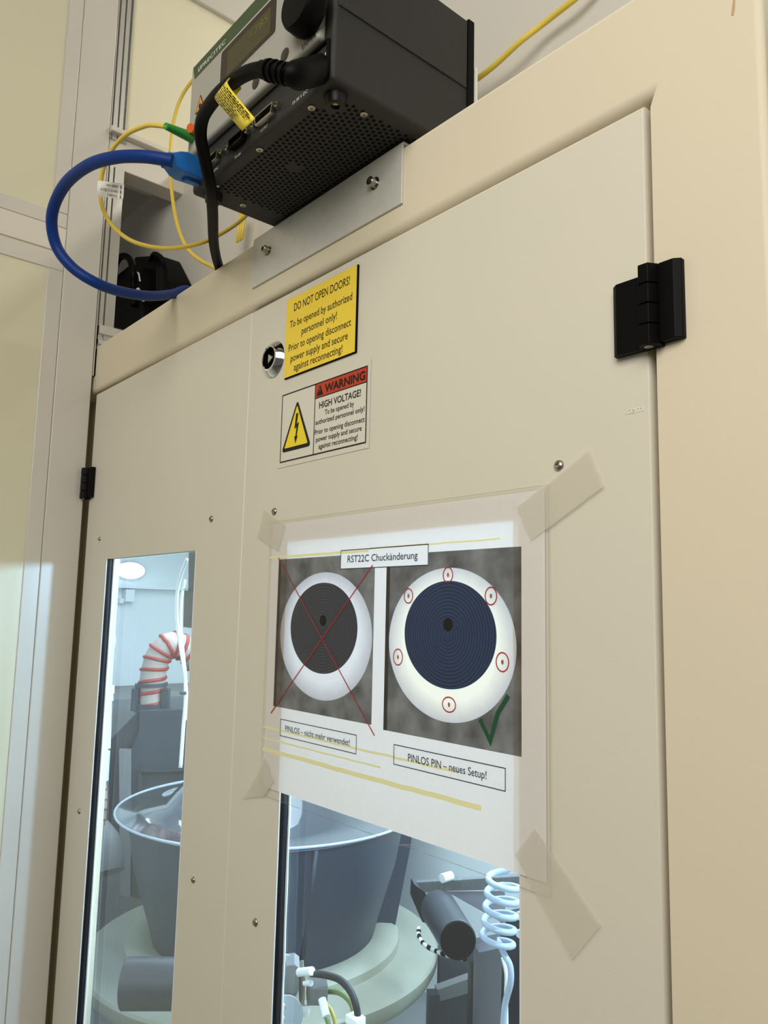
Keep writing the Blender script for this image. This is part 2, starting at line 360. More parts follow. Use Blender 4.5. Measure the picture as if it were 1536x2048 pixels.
crisp(fr)
bm = bmesh.new(); frame_mesh(bm, -1.185, DX1 + .02, DZ0 - .02, DZ1 + .02, DX0 + .012, DX1 - .012, DZ0 + .012, DZ1 - .012, .0212, .046); done('gap_light_stop', bm, FRAME, cab)  # stop added behind the doors to block chamber light in the gaps
bm = bmesh.new(); box(bm, -.159, -.156, .012, .9, 0, TOPZ - .004); done('side_panel', bm, FRAME, cab)
WZ0, WZ1 = .95, 1.6618
def make_door(x0, x1, wx0, wx1, label):
    bm = bmesh.new(); frame_mesh(bm, x0, x1, DZ0 + .002, DZ1 - .0028, wx0, wx1, WZ0, WZ1, .0006, .0102)
    d = done('door', bm, DOOR, cab, bev=.0036, seg=4); lab(d, label)
    d.modifiers['bevel'].limit_method = 'WEIGHT'
    me = d.data; at_ = me.attributes.new('bevel_weight_edge', 'FLOAT', 'EDGE')
    for e in me.edges:
        a, b = (me.vertices[i].co for i in e.vertices)
        outer = all(min(abs(v.x - x0), abs(v.x - x1), abs(v.z - DZ0 - .002), abs(v.z - DZ1 + .0028)) < 1e-5 for v in (a, b))
        if outer and a.y < .001 and b.y < .001 and ((abs(a.x - b.x) < 1e-6) or (abs(a.z - b.z) < 1e-6)): at_.data[e.index].value = 1
    crisp(d)
    rb = bmesh.new(); frame_mesh(rb, x0 + .0002, x1 - .0002, DZ0 + .0022, DZ1 - .003, x0 + .012, x1 - .012, DZ0 + .014, DZ1 - .015, .0102, .0222); done('gap_shade_flange', rb, DOOR, d)  # flange added behind the door rim so the gap stays dark
    lin = bmesh.new(); frame_mesh(lin, wx0 - .003, wx1 + .003, WZ0 - .003, WZ1 + .003, wx0 + .0002, wx1 - .0002, WZ0 + .0002, WZ1 - .0002, .0016, .0034)
    # wavy black seal in the cutout, lit edges each side drawn as white lines
    g = bmesh.new()
    for side in (0, 1):
        xx = wx0 if side == 0 else wx1; sg = 1 if side == 0 else -1; n = 60; prev = None
        for i in range(n + 1):
            z = WZ0 + (WZ1 - WZ0) * i / n; wob = .0004 * math.sin(i * 1.3) + .0003 * math.sin(i * .47 + 1)
            ring = [g.verts.new((xx - .001 * sg, .0016, z)), g.verts.new((xx + sg * (.0011 + wob * .4), .0018, z)), g.verts.new((xx + sg * (.0014 + wob), .0088, z)), g.verts.new((xx - .001 * sg, .0092, z))]
            if prev:
                for k in range(3): g.faces.new((prev[k], prev[k + 1], ring[k + 1], ring[k]))
            prev = ring
    done('gasket', g, RUBBER, d, True)
    bm2 = bmesh.new()
    for yy, q in ((.0004, .00055), (.0102, .0009)): 
        for xx, sg in ((wx0, 1), (wx1, -1)):
            pts = [Vector((xx + sg * (.0003 + (.0011 if yy > .005 else 0) + (.00035 * math.sin(i * 1.3) if yy > .005 else .0)), yy, WZ0 + (WZ1 - WZ0) * i / 60)) for i in range(61)]
            sweep(bm2, pts, q, 8)
    lab(done('lit_edge_line', bm2, PPW, d, True), 'thin white line in place of the lit cutout edge beside the black seal')
    lin.free()
    bm = bmesh.new(); box(bm, wx0 - .012, wx1 + .012, .0112, .0152, WZ0 - .012, WZ1 + .012); done('window_pane', bm, GLASS, d)
    return d
dl = make_door(DX0, SPL - .0006, -1.0124, -.7622, 'left cream door with a narrow tall window')
dr = make_door(SPL + .0006, DX1 - .0051, -.5845, -.3192, 'right cream door with the lock and the wide window')
def screw(x, z, r, d):
    bm = bmesh.new(); M = frame_to((x, .0008, z), (x, -1, z))
    lathe(bm, [(r, 0), (r, .0004), (r * .92, .0012), (r * .7, .0019), (r * .42, .0022), (r * .38, .0013), (.0002, .0012)], M, 24)
    s = done('screw', bm, STEEL, d, 30)
    bm = bmesh.new(); lathe(bm, [(r * .36, .0014), (r * .36, .00165)], M, 6); return s
for p, r in (((1117, 931), .0036), ((548, 1023), .0036), ((510, 1845), .0036)): q = at(*p, y=0); screw(q.x, q.z, r, dr)
for p, r in (((422, 1038), .0036), ((199, 1078), .0030), ((158, 1623), .0036), ((386, 1760), .0032)): q = at(*p, y=0); screw(q.x, q.z, r, dl)
# lock: bevelled chrome rosette with a recessed three sided key pin
q = at(541, 717, y=-.004)
bm = bmesh.new(); M = frame_to((q.x, .0008, q.z), (q.x, -1, q.z))
lathe(bm, [(.0178, 0), (.0180, .001), (.0165, .0032), (.0125, .0068), (.0108, .0072), (.0105, .0066)], M, 48, cap=False)
lk = done('lock', bm, CHROME, dr, 25)
bm = bmesh.new(); lathe(bm, [(.0106, .0066), (.0104, .0015), (.0001, .0013)], M, 48, cap=False); k2 = done('lock_recess', bm, BLACK, dr, 30)
bm = bmesh.new(); lathe(bm, [(.0058, .0014), (.0056, .0056), (.0045, .0060)], M, 3); done('lock_pin', bm, STEEL, dr)
# hinges
def hinge(xc, z0, z1, label, w0=.0245, w1=.0185):
    h = bpy.data.objects.new('hinge', None); COL.objects.link(h); h.parent = cab; HOLD.append((h, Vector((xc, -.003, (z0 + z1) / 2)))); lab(h, label)
    zt = z1 - .0015
    for a, b, zz0, zz1 in ((xc - w0, xc - .0046, z0, z1 - .004), (xc + .0046, xc + w1, z0 + .0016, z1)):
        bm = bmesh.new(); out = a if a < xc - .01 else b; inn = b if a < xc - .01 else a; s = 1 if out < inn else -1
        prism(bm, [(out, 0, zz0), (out, -.0035, zz0), (out + s * .0035, -.0062, zz0), (inn - s * .002, -.0062, zz0), (inn, -.0048, zz0), (inn, 0, zz0)], (0, 0, zz1 - zz0))
        done('leaf', bm, BLACK, h, bev=.0005)
    n = 4; hh = (z1 - z0) / n
    for k in range(n):
        bm = bmesh.new(); a = z0 + k * hh + (.0003 if k else 0); b = z0 + (k + 1) * hh - .0003
        prism(bm, [(xc - .0058, 0, a), (xc - .0062, -.0068, a), (xc - .003, -.0122, a), (xc + .003, -.0122, a), (xc + .0062, -.0068, a), (xc + .0058, 0, a)], (0, 0, b - a))
        done('knuckle', bm, BLACK, h, bev=.0004)
    bm = bmesh.new(); lathe(bm, [(.0026, -.0005), (.0026, .0002)], Matrix.Translation((xc, -.0072, z0)), 20); lab(done('hinge_pin', bm, STEEL, h), 'steel pin end')
    bm = bmesh.new(); box(bm, xc - .003, xc + .003, -.0068, -.0064, z0 + .002, z1 - .005)
    done('pin_core', bm, MBLACK, h)
hinge(-.2215, 1.7502, 1.7972, 'black hinge on the right door')
hinge(-1.0925, 1.7484, 1.7925, 'black hinge on the left door', .0088, .0185)
Tx = text_mesh('faint_lettering', 'item', -.2417, -.2303, 1.7183, .0042, .0001, mat('faint_white', (236, 232, 222), .5), dr)
q = at(1466, 14, y=-.0002); bm = bmesh.new(); flat(bm, [(q.x + a, q.z + b) for a, b in ((-.0012, -.0042), (.0002, -.0050), (.0010, -.001), (.0013, .004), (.0004, .0052), (-.0004, .001))], -.0002); done('paint_stain', bm, mat('brown_stain', (196, 164, 126), .5), cab, recalc=False)
# ================================================================ signs
sg = empty('engraved_sign', (-.547, 0, 1.84), 'yellow engraved plate lettered DO NOT OPEN DOORS! beside the lock', 'sign')
Box('plate', -.6005, -.4932, -.0012, .0006, 1.8152, 1.8926, MBLACK, sg)
Flat('yellow_face', rect(-.6005, -.4941, 1.8160, 1.8926), -.00135, YSIGN, sg)
for s, x0, x1, z, h in (('DO NOT OPEN DOORS!', -.5879, -.5035, 1.8822, .0080), ('To be opened by authorized', -.5938, -.4995, 1.8668, .0072), ('personnel only!', -.5740, -.5205, 1.8555, .0072),
                        ('Prior to opening disconnect', -.5945, -.5002, 1.8440, .0072), ('power supply and secure', -.5905, -.5042, 1.8332, .0072), ('against reconnecting!', -.5845, -.5112, 1.8234, .0072)):
    text_mesh('lettering', s, x0, x1, z, h, -.0015, INK, sg, bold=.004)
wl = empty('warning_label', (-.541, 0, 1.765), 'white and red WARNING HIGH VOLTAGE! sticker below the yellow plate', 'sticker')
Flat('sheet', rect(-.6085, -.4740, 1.7310, 1.8060), .0001, mat('clear_sticker_margin', (222, 215, 199), .35), wl)
Flat('white_field', rect(-.6035, -.4783, 1.7362, 1.8000), -.0001, LABELW, wl)
bm = bmesh.new(); strip(bm, [(-.6035, 1.7362), (-.4783, 1.7362), (-.4783, 1.8000), (-.6035, 1.8000)], .0011, -.0003, True)
strip(bm, [(-.5507, 1.7365), (-.5507, 1.8)], .0010, -.0003); strip(bm, [(-.5507, 1.7868), (-.4783, 1.7868)], .0009, -.0003); done('border', bm, INK, wl, recalc=False)
Flat('red_header', rect(-.5503, -.4788, 1.7871, 1.7995), -.0002, RED, wl)
def tri(cx, z0, z1, hw, rr, n=6):
    P = [Vector((cx - hw, z0)), Vector((cx + hw, z0)), Vector((cx, z1))]; out = []
    for i in range(3):
        p, a, b = P[i], (P[i - 1] - P[i]).normalized(), (P[(i + 1) % 3] - P[i]).normalized()
        s = p + a * rr * 1.7; e = p + b * rr * 1.7
        for k in range(n + 1): t = k / n; out.append(tuple((s * (1 - t) ** 2 + p * 2 * t * (1 - t) + e * t * t)))
    return out
Flat('triangle_border', tri(-.5782, 1.7448, 1.7915, .0236, .003), -.0003, INK, wl)
Flat('triangle_field', tri(-.5782, 1.7482, 1.7862, .0186, .001), -.00045, YELLOW, wl)
bm = bmesh.new(); bx, bz = -.5782, 1.7475
for P in ([(.0025, .031), (-.0012, .031), (-.0030, .0168), (.0002, .0180), (-.0012, .0085), (.0008, .0085), (.0040, .0225), (.0006, .0212)], [(-.0028, .0098), (.0026, .0098), (-.0008, .0028)]):
    flat(bm, [(bx + a, bz + b) for a, b in P], -.0006)
done('lightning_bolt', bm, INK, wl, recalc=False)
Flat('small_triangle', tri(-.5435, 1.7885, 1.7982, .0050, .0006), -.0004, INK, wl)
Flat('exclamation_mark', [(-.5441, 1.7950), (-.5429, 1.7950), (-.5433, 1.7912), (-.5437, 1.7912)], -.0005, RED, wl)
text_mesh('header_lettering', 'WARNING', -.5362, -.4805, 1.7932, .0076, -.0005, INK, wl, bold=.022)
for s, x0, x1, z, h, b in (('HIGH VOLTAGE!', -.5440, -.4858, 1.7795, .0062, .012), ('To be opened by', -.5352, -.4945, 1.7718, .0046, .006), ('authorized personnel only!', -.5486, -.4806, 1.7648, .0046, .006),
                           ('Prior to opening disconnect', -.5494, -.4800, 1.7560, .0046, .006), ('power supply and secure', -.5472, -.4836, 1.7492, .0046, .006), ('against reconnecting!', -.5430, -.4885, 1.7425, .0046, .006)):
    text_mesh('lettering', s, x0, x1, z, h, -.0004, INK, wl, bold=b)
# ================================================================ laminated sheet
ps = empty('instruction_sheet', (-.454, 0, 1.56), 'laminated sheet with two photos of round chucks taped over the door window', 'poster')
PY = -.0010
def curved(name, x0, x1, z0, z1, y, m):
    return Flat(name, rect(x0, x1, z0, z1), y, m, ps)
curved('laminating_pouch', -.6127, -.2950, 1.4372, 1.6806, PY - .0008, POUCH)
bm = bmesh.new(); strip(bm, [(-.6127, 1.4372), (-.2950, 1.4372), (-.2950, 1.6806), (-.6127, 1.6806)], .0007, PY - .0009, True); lab(done('pouch_rim', bm, clear('film_rim', (.72, .71, .66), 1, .2, .1), ps, recalc=False), 'slightly darker rim of the film')
PH = ((-.5977, -.4618, 1.5153, 1.6455), (-.4478, -.3172, 1.5134, 1.6435)); TB_ = (-.5053, -.4022, 1.6343, 1.6494)
def inside(x, z, r): return r[0] < x < r[1] and r[2] < z < r[3]
bm = bmesh.new(); xs = sorted({-.61, -.2985, *[v for r in PH + (TB_,) for v in r[:2]]}); zs = sorted({1.4442, 1.6782, *[v for r in PH + (TB_,) for v in r[2:]]})
for xa, xb in zip(xs, xs[1:]):
    for za, zb in zip(zs, zs[1:]):
        c_ = ((xa + xb) / 2, (za + zb) / 2)
        if not any(inside(*c_, r) for r in PH) or inside(*c_, TB_): flat(bm, rect(xa, xb, za, zb), PY)
bmesh.ops.remove_doubles(bm, verts=bm.verts, dist=1e-6); done('paper', bm, PAPER, ps, recalc=False)
def photo(r, ring, disc, hub, dm, rc, label):
    x0, x1, z0, z1 = r; n = 96; bm = bmesh.new()
    if x0 < TB_[0]: poly = [(x0, z0), (x1, z0), (x1, TB_[2]), (TB_[0], TB_[2]), (TB_[0], z1), (x0, z1)]
    else: poly = [(x0, z0), (x1, z0), (x1, z1), (TB_[1], z1), (TB_[1], TB_[2]), (x0, TB_[2])]
    c = Vector((ring[0], ring[1])); angs = [2 * math.pi * i / n for i in range(n)]
    angs = sorted(angs + [math.atan2(p[1] - c.y, p[0] - c.x) % (2 * math.pi) for p in poly])
    def hit(a):
        d = Vector((math.cos(a), math.sin(a))); best = None
        for i in range(len(poly)):
            p = Vector(poly[i]); e = Vector(poly[(i + 1) % len(poly)]) - p; den = d.x * e.y - d.y * e.x
            if abs(den) < 1e-12: continue
            w_ = p - c; t = (w_.x * e.y - w_.y * e.x) / den; u = (w_.x * d.y - w_.y * d.x) / den
            if t > 0 and -1e-6 <= u <= 1 + 1e-6 and (best is None or t < best): best = t
        return c + d * best
    def el(e, a): return Vector((e[0] + e[2] * math.cos(a), e[1] + e[3] * math.sin(a)))
    V = [[bm.verts.new((q_.x, PY, q_.y)) for q_ in (hit(a), el(ring, a), el(disc, a))] for a in angs]; m_ = len(V)
    for i in range(m_):
        j = (i + 1) % m_
        for k in (0, 1):
            f = bm.faces.new((V[i][k], V[j][k], V[j][k + 1], V[i][k + 1])); f.material_index = k; f.normal_update()
            if f.normal.y > 0: f.normal_flip()
            if k == 0 and (hit((angs[i] + (angs[j] - angs[i]) % 6.2832 / 2) % 6.2832).x < x0 + .0005): f.material_index = 0
    ph = done('photo_print', bm, [PHOTOBG, ringprint('photo_ring_print', ring, *rc), PHOTOEDGE], ps, recalc=False); lab(ph, label)
    bm = bmesh.new(); flat(bm, [(el(disc, a).x - disc[0], el(disc, a).y - disc[1]) for a in angs], 0); flat(bm, ell(hub[0] - disc[0], hub[1] - disc[1], .0046, .0046, 24), -.0001, 1)
    do = done('printed_disc', bm, [dm, MBLACK], ph, recalc=False); do.location = (disc[0], PY, disc[1])
    # darker bands of the printed background
    bm = bmesh.new(); flat(bm, rect(x0, x0 + .004, z0, z1 if x0 < TB_[0] else TB_[2]), PY - .0001)
    lab(done('printed_band', bm, PHOTOEDGE, ph, recalc=False), 'dark band at the left photo edge')
    return ph
pl = photo(PH[0], (-.5270, 1.5797, .0638, .0525), (-.5282, 1.5860, .0468, .0375), (-.5274, 1.5921), DISCGREY, ((228, 222, 220), (184, 176, 176)), 'left photo of a chuck with dark grey disc')
pr = photo(PH[1], (-.3823, 1.5792, .0612, .0526), (-.3820, 1.5857, .0443, .0370), (-.3818, 1.5925), DISCBLUE, ((248, 238, 218), (196, 188, 186)), 'right photo of a chuck with dark blue disc')
bm = bmesh.new(); strip(bm, [(-.5980, 1.6472), (-.4572, 1.5080)], .0011, PY - .0006); strip(bm, [(-.4640, 1.6362), (-.6005, 1.5089)], .0011, PY - .0006)
lab(done('red_cross', bm, REDPEN, pl, recalc=False), 'red pen cross over the left photo')
for x, z, r in ((-.3819, 1.6268, .0046), (-.3422, 1.6121, .0050), (-.4222, 1.6123, .0046), (-.4325, 1.5675, .0050), (-.3323, 1.5700, .0052), (-.3796, 1.5386, .0062)):
    bm = bmesh.new(); strip(bm, ell(x, z, r, r * (1.15 if r < .006 else .8), 32), .0009, PY - .0006, True); flat(bm, ell(x, z, .0011, .0016, 12), PY - .00055, 1)
    lab(done('red_circle', bm, [REDPEN, GOLD], pr, recalc=False), 'red oval drawn round a pin')
bm = bmesh.new(); strip(bm, [(-.3513, 1.5322), (-.3424, 1.5196), (-.3362, 1.5375), (-.3273, 1.5495)], .0034, PY - .0006); lab(done('green_tick', bm, GREENPEN, pr, recalc=False), 'green tick drawn on the photo')
def textbox(x0, x1, z0, z1, s, tx0, tx1, th, name):
    bm = bmesh.new(); strip(bm, rect(x0, x1, z0, z1), .0006, PY - .0004, True)
    b = done(name, bm, LINE, ps, recalc=False)
    text_mesh('caption_lettering', s, tx0, tx1, (z0 + z1) / 2 + .0004, th, PY - .0005, LINE, b, bold=.002)
textbox(-.5053, -.4022, 1.6343, 1.6494, 'RST22C Chuck\u00e4nderung', -.4960, -.4132, .0058, 'title_box')
textbox(-.5846, -.4790, 1.4915, 1.5055, 'PINLOS \u2013 nicht mehr verwendet!', -.5768, -.4868, .0050, 'caption_box')
textbox(-.4352, -.3299, 1.4908, 1.5046, 'PINLOS PIN \u2013 neues Setup!', -.4198, -.3455, .0054, 'caption_box')
bm = bmesh.new(); y = PY - .00008
random.seed(3)
for z, wd, x0, x1 in ((1.6478, .0022, -.6125, -.47), (1.6494, .0012, -.47, -.335), (1.4955, .0018, -.6125, -.37), (1.4765, .0036, -.6125, -.35), (1.4860, .0014, -.6125, -.45)):
    bm = bmesh.new(); n = 24; strip(bm, [(x0 + (x1 - x0) * i / n, z + random.uniform(-.0003, .0003)) for i in range(n + 1)], wd, y)
    lab(done('yellow_streak', bm, YSTREAK, ps, recalc=False), 'faint yellow streak in the film')
def tape(pts, label):
    bm = bmesh.new(); P = [at(*p, y=0) for p in pts]; n = 6; out = []
    ctr = sum(P, Vector()) / len(P)
    for i in range(4):
        a, b = P[i], P[(i + 1) % 4]
        for k in range(n):
            t = k / n; j = random.uniform(-.0003, .0003) if k else 0
            q_ = a.lerp(b, t); out.append((q_.x + j, q_.z + j))
    a = flat(bm, out, -.0022)
    return tag(done('tape_strip', bm, TAPE, None, recalc=False), label, 'tape', 'tape strips holding the laminated sheet')
tape([(529, 1016), (575, 1050), (560, 1103), (516, 1072)], 'frosted tape strip on the upper left corner of the laminated sheet')
tape([(1037, 1014), (1066, 1082), (1212, 973), (1180, 897)], 'frosted tape strip on the upper right corner of the laminated sheet')
tape([(534, 1512), (552, 1562), (532, 1592), (488, 1596)], 'frosted tape strip on the lower left corner of the laminated sheet')
tape([(1073, 1654), (1034, 1708), (1148, 1918), (1205, 1850)], 'frosted tape strip on the lower right corner of the laminated sheet')
# ================================================================ bracket
br = empty('mounting_bracket', (-.55, 0, 1.95), 'bent aluminium bracket screwed to the cabinet top rail under the black controller', 'bracket')
bm = bmesh.new(); X0, X1 = -.6665, -.438
prism(bm, [(X0, -.0002, 1.9252), (X0, -.0022, 1.9252), (X0, -.0024, 1.9762), (X0, -.0017, 1.9781), (X0, .0, 1.979), (X0, .112, 1.979), (X0, .112, 1.977), (X0, .0006, 1.977), (X0, -.0002, 1.9762)], (X1 - X0, 0, 0))
done('angle_plate', bm, ALU, br, bev=.0004)
for p in ((740, 362), (527, 497)):
    q = at(*p, y=-.008); bm = bmesh.new(); M = frame_to((q.x, -.0022, q.z), (q.x, -1, q.z))
    lathe(bm, [(.0055, 0), (.0055, .0006), (.0038, .0007), (.0039, .0013), (.0039, .0064), (.0035, .0068), (.0022, .0068), (.0021, .004), (.0001, .0039)], M, 24)
    done('cap_screw', bm, STEEL, br, 30)
# ================================================================ controller
ct = empty('measuring_controller', (-.527, .03, 1.98), 'black controller box with grey front panel and large dial on the bracket', 'controller')
CX0, CX1, CY0, CY1, CZ0, CZ1 = -.6355, -.4182, -.088, .0, 1.9805, 2.1045
CY1 = .055
bm = bmesh.new(); box(bm, CX0, CX1, CY0, CY1, CZ0, CZ1); done('housing', bm, HOUS, ct, bev=.0035, seg=3)
bm = bmesh.new(); box(bm, CX1 - .0006, CX1 + .0012, CY0 + .0035, CY1 - .0045, 2.0395, CZ1 - .003); done('side_cover', bm, HOUS, ct, bev=.0006)
bm = bmesh.new(); box(bm, CX0 + .001, CX1 + .0018, CY1 - .0035, CY1 + .004, CZ0 + .001, CZ1); done('rear_plate', bm, BLACK, ct, bev=.001)
bm = bmesh.new(); box(bm, CX1 - .02, CX1 + .004, CY1 + .0045, CY1 + .006, CZ0 + .0005, 2.062); lab(done('rear_flange', bm, WHITE, ct, bev=.0006), 'pale flange behind the box')
FY = -.0955
bm = bmesh.new(); box(bm, CX0 + .0008, -.4275, FY, CY0 + .0005, 2.0138, CZ1 - .001); gp = done('front_panel', bm, GPANEL, ct, bev=.0032, seg=4)
bm = bmesh.new(); flat(bm, rect(-.6265, -.43, 2.089, 2.1028), FY - .0002); flat(bm, [(-.6310, 2.1028), (-.6265, 2.1028), (-.6265, 2.089)], FY - .0002); lab(done('brand_band', bm, GREEN, gp, recalc=False), 'dark green band along the top')
text_mesh('brand_lettering', 'PRECITEC', -.6135, -.5690, 2.0943, .0042, FY - .0004, WHITE, gp, bold=.004)
bm = bmesh.new()
for P in ([(-.6195, 2.0967), (-.6185, 2.0967), (-.6185, 2.0932), (-.6165, 2.0932), (-.6165, 2.0922), (-.6195, 2.0922)], [(-.6160, 2.0967), (-.6148, 2.0967), (-.6148, 2.0930), (-.6163, 2.0922), (-.6163, 2.0930), (-.6160, 2.0935)]): flat(bm, P, FY - .0004)
done('brand_mark', bm, WHITE, gp, recalc=False)
def rrect(x0, x1, z0, z1, r, n=5):
    out = []
    for cx, cz, a0 in ((x1 - r, z1 - r, 0), (x0 + r, z1 - r, 90), (x0 + r, z0 + r, 180), (x1 - r, z0 + r, 270)):
        for k in range(n + 1): a = math.radians(a0 + 90 * k / n); out.append((cx + r * math.cos(a), cz + r * math.sin(a)))
    return out
dA, dB = at(441, 156, y=FY), at(552, 62, y=FY)
DXa, DXb, DZa, DZb = dA.x, dB.x, 2.0530, 2.0865
bm = bmesh.new(); flat(bm, rrect(DXa - .0007, DXb + .0007, DZa - .0007, DZb + .0007, .003), FY - .0002, 1); flat(bm, rrect(DXa, DXb, DZa, DZb, .0028), FY - .0004)
dsp = done('display', bm, [SCREEN, WHITE], gp, recalc=False)
bm = bmesh.new(); flat(bm, rect(DXa + .012, DXb - .008, DZa + .004, DZb - .006), FY - .0005); done('display_window', bm, SCREENIN, gp, recalc=False)
text_mesh('display_digits', '=785', DXa + .048, DXb - .012, 2.0735, .007, FY - .0006, DIGIT, gp)
q = at(600, 8, y=FY - .012)
Lathe('dial_knob', [(.0185, 0), (.0195, .001), (.0205, .004), (.0195, .014), (.0178, .0165), (.001, .0168)], BLACK, gp, (q.x, FY, q.z), (q.x, -1, q.z), 48)
for p in ((621, 57), (570, 110), (512, 165)):
    q = at(*p, y=FY); Lathe('button', [(.0054, 0), (.0054, .0006), (.0048, .0010)], mat('dark_button', (58, 50, 46), .5), gp, (q.x, FY + .0002, q.z), (q.x, -1, q.z), 28)
q = at(621, 80, y=FY); text_mesh('button_lettering', 'ENTER', q.x - .0105, q.x + .0075, q.z, .0036, FY - .0003, INK, gp)
q = at(568, 130, y=FY); Flat('arrow_mark', [(q.x - .002, q.z), (q.x + .002, q.z + .0008), (q.x + .002, q.z)], FY - .0003, INK, gp)
# laser warning triangle
A = [at(401, 188, y=FY), at(391, 229, y=FY), at(409, 211, y=FY)]; q = sum(A, Vector()) / 3
bm = bmesh.new(); flat(bm, tri(q.x, q.z - .0062, q.z + .0105, .0092, .0012), FY - .0002, 0); flat(bm, tri(q.x, q.z - .0050, q.z + .0082, .0074, .0006), FY - .0003, 1)
flat(bm, ell(q.x, q.z - .0012, .0022, .0022, 12), FY - .0004, 0); strip(bm, [(q.x, q.z - .0012), (q.x + .004, q.z - .0012)], .0007, FY - .0004); strip(bm, [(q.x, q.z - .004), (q.x, q.z + .003)], .0006, FY - .0004)
lab(done('laser_sticker', bm, [INK, ORANGE], gp, recalc=False), 'small orange laser warning triangle')
# ports on the dark lower strip
LY = CY0
def dsub(px, py, wd, metal, label, shell=STEEL):
    q = at(px, py, y=LY - .003); h = .0042
    P = [(q.x - wd / 2, h), (q.x + wd / 2, h), (q.x + wd / 2 - .0018, -h), (q.x - wd / 2 + .0018, -h)]
    bm = bmesh.new(); n = 4; O = [(a, q.z + b) for a, b in P]; I = [(q.x + (a - q.x) * .93, q.z + b * .78) for a, b in P]
    vo = [[bm.verts.new((a, yy, b)) for a, b in O] for yy in (LY + .0003, LY - .0055)]; vi = [bm.verts.new((a, LY - .0055, b)) for a, b in I]; vd = [bm.verts.new((a, LY - .002, b)) for a, b in I]
    for i in range(4):
        j = (i + 1) % 4
        bm.faces.new((vo[0][i], vo[0][j], vo[1][j], vo[1][i])); bm.faces.new((vo[1][i], vo[1][j], vi[j], vi[i])); bm.faces.new((vi[i], vi[j], vd[j], vd[i]))
    pt = lab(done('port', bm, shell, ct), label)
    bm = bmesh.new(); flat(bm, [(q.x + (a - q.x) * .93, q.z + b * .78) for a, b in P], LY - .0021, 0)
    for row, nn in ((.0014, 8), (-.0014, 7)):
        for i in range(nn):
            xx = q.x + (i - (nn - 1) / 2) * (wd * .82 / 8); flat(bm, ell(xx, q.z + row, .0005, .0005, 8), LY - .0023, 1)
    done('pin_field', bm, [MBLACK, GOLD if metal else BLACK], pt, recalc=False)
    for sx in (-1, 1):
        bm = bmesh.new(); lathe(bm, [(.0022, 0), (.0022, .0048), (.0013, .005), (.0012, .002)], frame_to((q.x + sx * (wd / 2 + .0042), LY, q.z), (q.x + sx * (wd / 2 + .0042), -1, q.z)), 6); done('jack_post', bm, STEEL, pt)
    return q
d1 = dsub(531, 231, .027, False, 'large connector with bright shell'); d2 = dsub(475, 280, .024, True, 'connector with gold pins', BLACK); d3 = dsub(428, 318, .020, False, 'small connector with bright shell')
for (px, py), s, wd in (((528, 256), 'OUTPUT', .011), ((476, 310), 'Encoder', .010), ((432, 338), 'SYNC', .008), ((600, 194), '15-30 V DC', .020), ((400, 366), 'Ethernet', .010)):
    q = at(px, py, y=LY - .0006); text_mesh('port_lettering', s, q.x - wd / 2, q.x + wd / 2, q.z, .0028, LY - .0006, WHITE, ct)
q = at(636, 138, y=LY)
bm = bmesh.new(); frame_mesh(bm, -.4505, -.4215, 1.9935, 2.0132, -.4475, -.4245, 1.9955, 2.0115, LY - .0025, LY + .0002); done('power_inlet', bm, MBLACK, ct, bev=.001)
for p in ((652, 107), (650, 144)):
    q = at(*p, y=LY - .0004); bm = bmesh.new(); flat(bm, ell(q.x, q.z, .0010, .0012, 12), LY - .0005); done('status_light', bm, WHITE, ct, recalc=False)
# underside: perforations, screws, feet
bm = bmesh.new(); zz = CZ0 - .0002; pit = .0056; nr = 0
for r in range(22):
    yy = -.0745 + r * pit * .8
    xs = -.607 + (r % 2) * pit / 2
    for c_ in range(33):
        x = xs + c_ * pit
        if x > -.431 or abs(x + .53) < .008 and 5 < r < 9 and abs(x + .533) < .006: continue
        if r < 3 and x > -.452: continue
        f = bm.faces.new([bm.verts.new((x + .0019 * math.cos(a * math.pi / 3), yy + .0017 * math.sin(a * math.pi / 3), zz)) for a in range(6)]); f.normal_update()
        if f.normal.z > 0: f.normal_flip()
lab(done('vent_holes', bm, MBLACK, ct, recalc=False), 'rows of small round vent holes underneath')['kind'] = 'stuff'
for p in ((623, 215), (728, 228), (519, 299), (432, 372), (486, 410), (540, 0)):
    if p[1] < 50: continue
    q = at(*p, z=CZ0); Lathe('screw', [(.0030, 0), (.0030, .0007), (.0012, .0010), (.0011, .0004)], STEEL, ct, (q.x, q.y, CZ0 + .0001), (q.x, q.y, 0), 20)
for x, yv in ((-.4335, -.0735), (-.6205, -.0735)):
    Lathe('foot', [(.0088, 0), (.0085, .002), (.0072, .0075), (.0062, .008), (.0035, .008), (.0030, .005)], RUBBER, ct, (x, yv, CZ0), (x, yv, 0), 28)
    Lathe('foot_screw', [(.0026, 0), (.0026, .001), (.001, .0012)], STEEL, ct, (x, yv, CZ0 - .0052), (x, yv, 0), 16)
# ================================================================ cables at the controller
def pts(*L): return [at(p[0], p[1], y=p[2]) for p in L]
cord = empty('power_cable', at(610, 150, y=-.11), 'black power cord with moulded plug in the controller and yellow warning tag', 'cord')
pc = pts((575, 149, -.128), (545, 142, -.133), (520, 139, -.135), (490, 148, -.136), (460, 168, -.135), (430, 197, -.132), (407, 232, -.126), (401, 268, -.120), (408, 310, -.112), (420, 370, -.095), (425, 420, -.072), (427, 480, -.035), (432, 512, -.010), (438, 534, .006), (444, 560, .016))
Tube('cable', pc, .0052, BLACK, cord, 16)
def bodytube(name, P, rad, m, parent, n=14): bm = bmesh.new(); sweep(bm, P, rad, n); return done(name, bm, m, parent, 50)
pp = pts((640, 138, -.0895), (625, 143, -.100), (606, 148, -.114), (588, 150, -.124), (570, 149, -.129))
def prad(t): return .0105 if t < .55 else (.0105 - (t - .55) / .45 * .0035)
